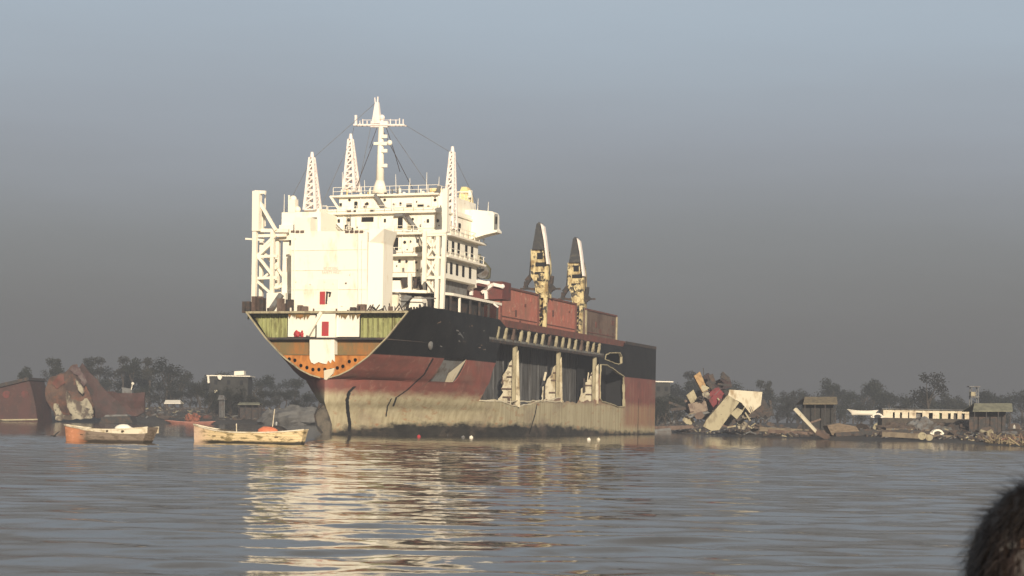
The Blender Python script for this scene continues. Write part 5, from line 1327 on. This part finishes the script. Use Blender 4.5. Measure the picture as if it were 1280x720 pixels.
for k in range(9000):
    d = Vector((hr.gauss(0,1), hr.gauss(0,1), hr.gauss(0,1))).normalized()
    if d.z < -.25 - .45*max(0, -d.y) or (d.y > .6 and d.z < .55): continue
    fade = abs(d.x) > .55 and d.z < .48 and d.y > -.66
    if fade and hr.random() > .16: continue
    p = Vector((d.x*.081, d.y*.099-.006, d.z*.117+.012))
    wild = hr.random() < .06
    t = (Vector((0, -.25, 1)) - d*d.dot(Vector((0, -.25, 1)))); t = t.normalized() if t.length > .01 else Vector((1,0,0))
    g = (d*(.8 if wild else .22) - t*.8 + Vector((hr.gauss(0,.24), hr.gauss(0,.24), hr.gauss(0,.24)))).normalized()
    L = hr.uniform(.020, .036)*(hr.uniform(1.1, 1.7) if wild else 1)*(.35 if fade else 1); w = .0009; sd = g.cross(d).normalized() if g.cross(d).length > .01 else Vector((1,0,0))
    q = p + g*L*.5; e = p + g*L*.9 - t*L*.25
    o.add([p-sd*w, p+sd*w, q+sd*w*.8, q-sd*w*.8, e], [(0,1,2,3),(3,2,4)])
for v, f in ((cap_o.data.vertices, cap_o.data.polygons),):
    o.add([tuple(x.co) for x in v], [tuple(x.vertices) for x in f])
bpy.data.objects.remove(cap_o)
hair = o.build('hair', HAIR, per); tag(hair)
sh = MB(); 
def shirt():
    me = bpy.data.meshes.new('shirt'); bm = bmesh.new(); J = [(0,0,-.74),(0,0,-.50),(0,-.01,-.335),(.20,0,-.30),(.255,.03,-.46),(-.20,0,-.30),(-.255,.03,-.46),(0,0,-.25)]
    E = [(0,1),(1,2),(2,3),(3,4),(2,5),(5,6),(2,7)]; RD = [.155,.165,.143,.073,.062,.073,.062,.07]
    vs = [bm.verts.new(j) for j in J]
    for a, b in E: bm.edges.new((vs[a], vs[b]))
    bm.to_mesh(me); bm.free(); o = bpy.data.objects.new('shirt', me); COL.objects.link(o); o.modifiers.new('k', 'SKIN'); sv = o.data.skin_vertices[0].data
    for i, r_ in enumerate(RD): sv[i].radius = (r_, r_)
    sv[0].use_root = True; o.modifiers.new('u', 'SUBSURF').levels = 2; apply_mods(o); o.data.materials.append(mat('shirt_cloth', (.10,.10,.12), .9, (.07,.07,.085), 6)); o.parent = per; return o
shirt()

# ================================================================== LIGHT, SKY, CAMERA
SUN_AZ, SUN_EL = R(-11.0), R(15.0)     # behind the camera, a little to its left
to_sun = Vector((-math.sin(SUN_AZ)*math.cos(SUN_EL), -math.cos(SUN_AZ)*math.cos(SUN_EL), math.sin(SUN_EL)))
sl = bpy.data.lights.new('sun', 'SUN'); sl.energy = 5.0; sl.angle = R(.53); sl.color = (1, .88, .71)
so = bpy.data.objects.new('sun', sl); COL.objects.link(so); so.rotation_euler = to_sun.to_track_quat('Z', 'Y').to_euler(); so.location = (0, -40, 60)
w = bpy.data.worlds.new('World'); scene.world = w; w.use_nodes = True; nt = w.node_tree; L = nt.links.new
bg = nt.nodes['Background']
sky = N(nt, 'ShaderNodeTexSky', sky_type='NISHITA'); sky.sun_disc = False; sky.sun_elevation = SUN_EL; sky.sun_rotation = math.atan2(to_sun.x, to_sun.y); sky.dust_density = 4; sky.air_density = 1.2
tc = N(nt, 'ShaderNodeTexCoord'); nrm = N(nt, 'ShaderNodeVectorMath', operation='NORMALIZE'); L(tc.outputs['Generated'], nrm.inputs[0])
sx = N(nt, 'ShaderNodeSeparateXYZ'); L(nrm.outputs[0], sx.inputs[0])
mp = N(nt, 'ShaderNodeMapping'); mp.inputs['Scale'].default_value = (2.2, 2.2, 16); L(nrm.outputs[0], mp.inputs[0])
nz = N(nt, 'ShaderNodeTexNoise'); nz.inputs['Scale'].default_value = 1.3; nz.inputs['Detail'].default_value = 4; L(mp.outputs[0], nz.inputs['Vector'])
sb = N(nt, 'ShaderNodeMath', operation='MULTIPLY_ADD'); sb.inputs[1].default_value = .056; L(nz.outputs['Fac'], sb.inputs[0]); L(sx.outputs['Z'], sb.inputs[2])
off = N(nt, 'ShaderNodeMath', operation='SUBTRACT'); off.inputs[1].default_value = .028; L(sb.outputs[0], off.inputs[0])
rp = N(nt, 'ShaderNodeValToRGB'); cr = rp.color_ramp; cr.interpolation = 'B_SPLINE'
def lin(c): return tuple((v/255/12.92 if v/255 <= .04045 else ((v/255+.055)/1.055)**2.4) for v in c)
STOPS = [(0.0, (118, 118, 119)), (.05, (123, 123, 125)), (.10, (141, 144, 148)), (.146, (161, 166, 177)), (.19, (171, 181, 193)), (.235, (184, 200, 215)), (.30, (180, 184, 188)), (.40, (165, 166, 168)), (1.0, (158, 162, 170))]
cr.elements[0].position = 0; cr.elements[0].color = (*lin(STOPS[0][1]), 1); cr.elements[1].position = 1; cr.elements[1].color = (*lin(STOPS[-1][1]), 1)
for ps, c in STOPS[1:-1]:
    e = cr.elements.new(ps); e.color = (*lin(c), 1)
L(off.outputs[0], rp.inputs[0])
SKYS = .10
bg.inputs['Strength'].default_value = SKYS
k = N(nt, 'ShaderNodeVectorMath', operation='SCALE'); k.inputs['Scale'].default_value = 1/SKYS/2**.50; L(rp.outputs[0], k.inputs[0])
mx = N(nt, 'ShaderNodeMix', data_type='RGBA'); mx.inputs['Factor'].default_value = .90; L(sky.outputs[0], mx.inputs['A']); L(k.outputs[0], mx.inputs['B'])
L(mx.outputs['Result'], bg.inputs['Color'])

cam = bpy.data.cameras.new('camera'); co = bpy.data.objects.new('camera', cam); COL.objects.link(co); scene.camera = co
cam.sensor_width = 36; cam.lens = F/1280*36; cam.shift_y = (PV-360)/1280; cam.clip_start = .1; cam.clip_end = 9000
co.location = (0, 0, EYE); co.rotation_euler = (R(90), -ROLL, 0)
cam.dof.use_dof = True; cam.dof.focus_distance = 260; cam.dof.aperture_fstop = 16
scene.view_settings.view_transform = 'Standard'; scene.view_settings.look = 'None'; scene.view_settings.gamma = 1; EXPO = .50; scene.view_settings.exposure = EXPO
scene.cycles.use_denoising = True; scene.cycles.max_bounces = 6; scene.cycles.volume_bounces = 1; scene.cycles.diffuse_bounces = 3; scene.cycles.sample_clamp_indirect = 8
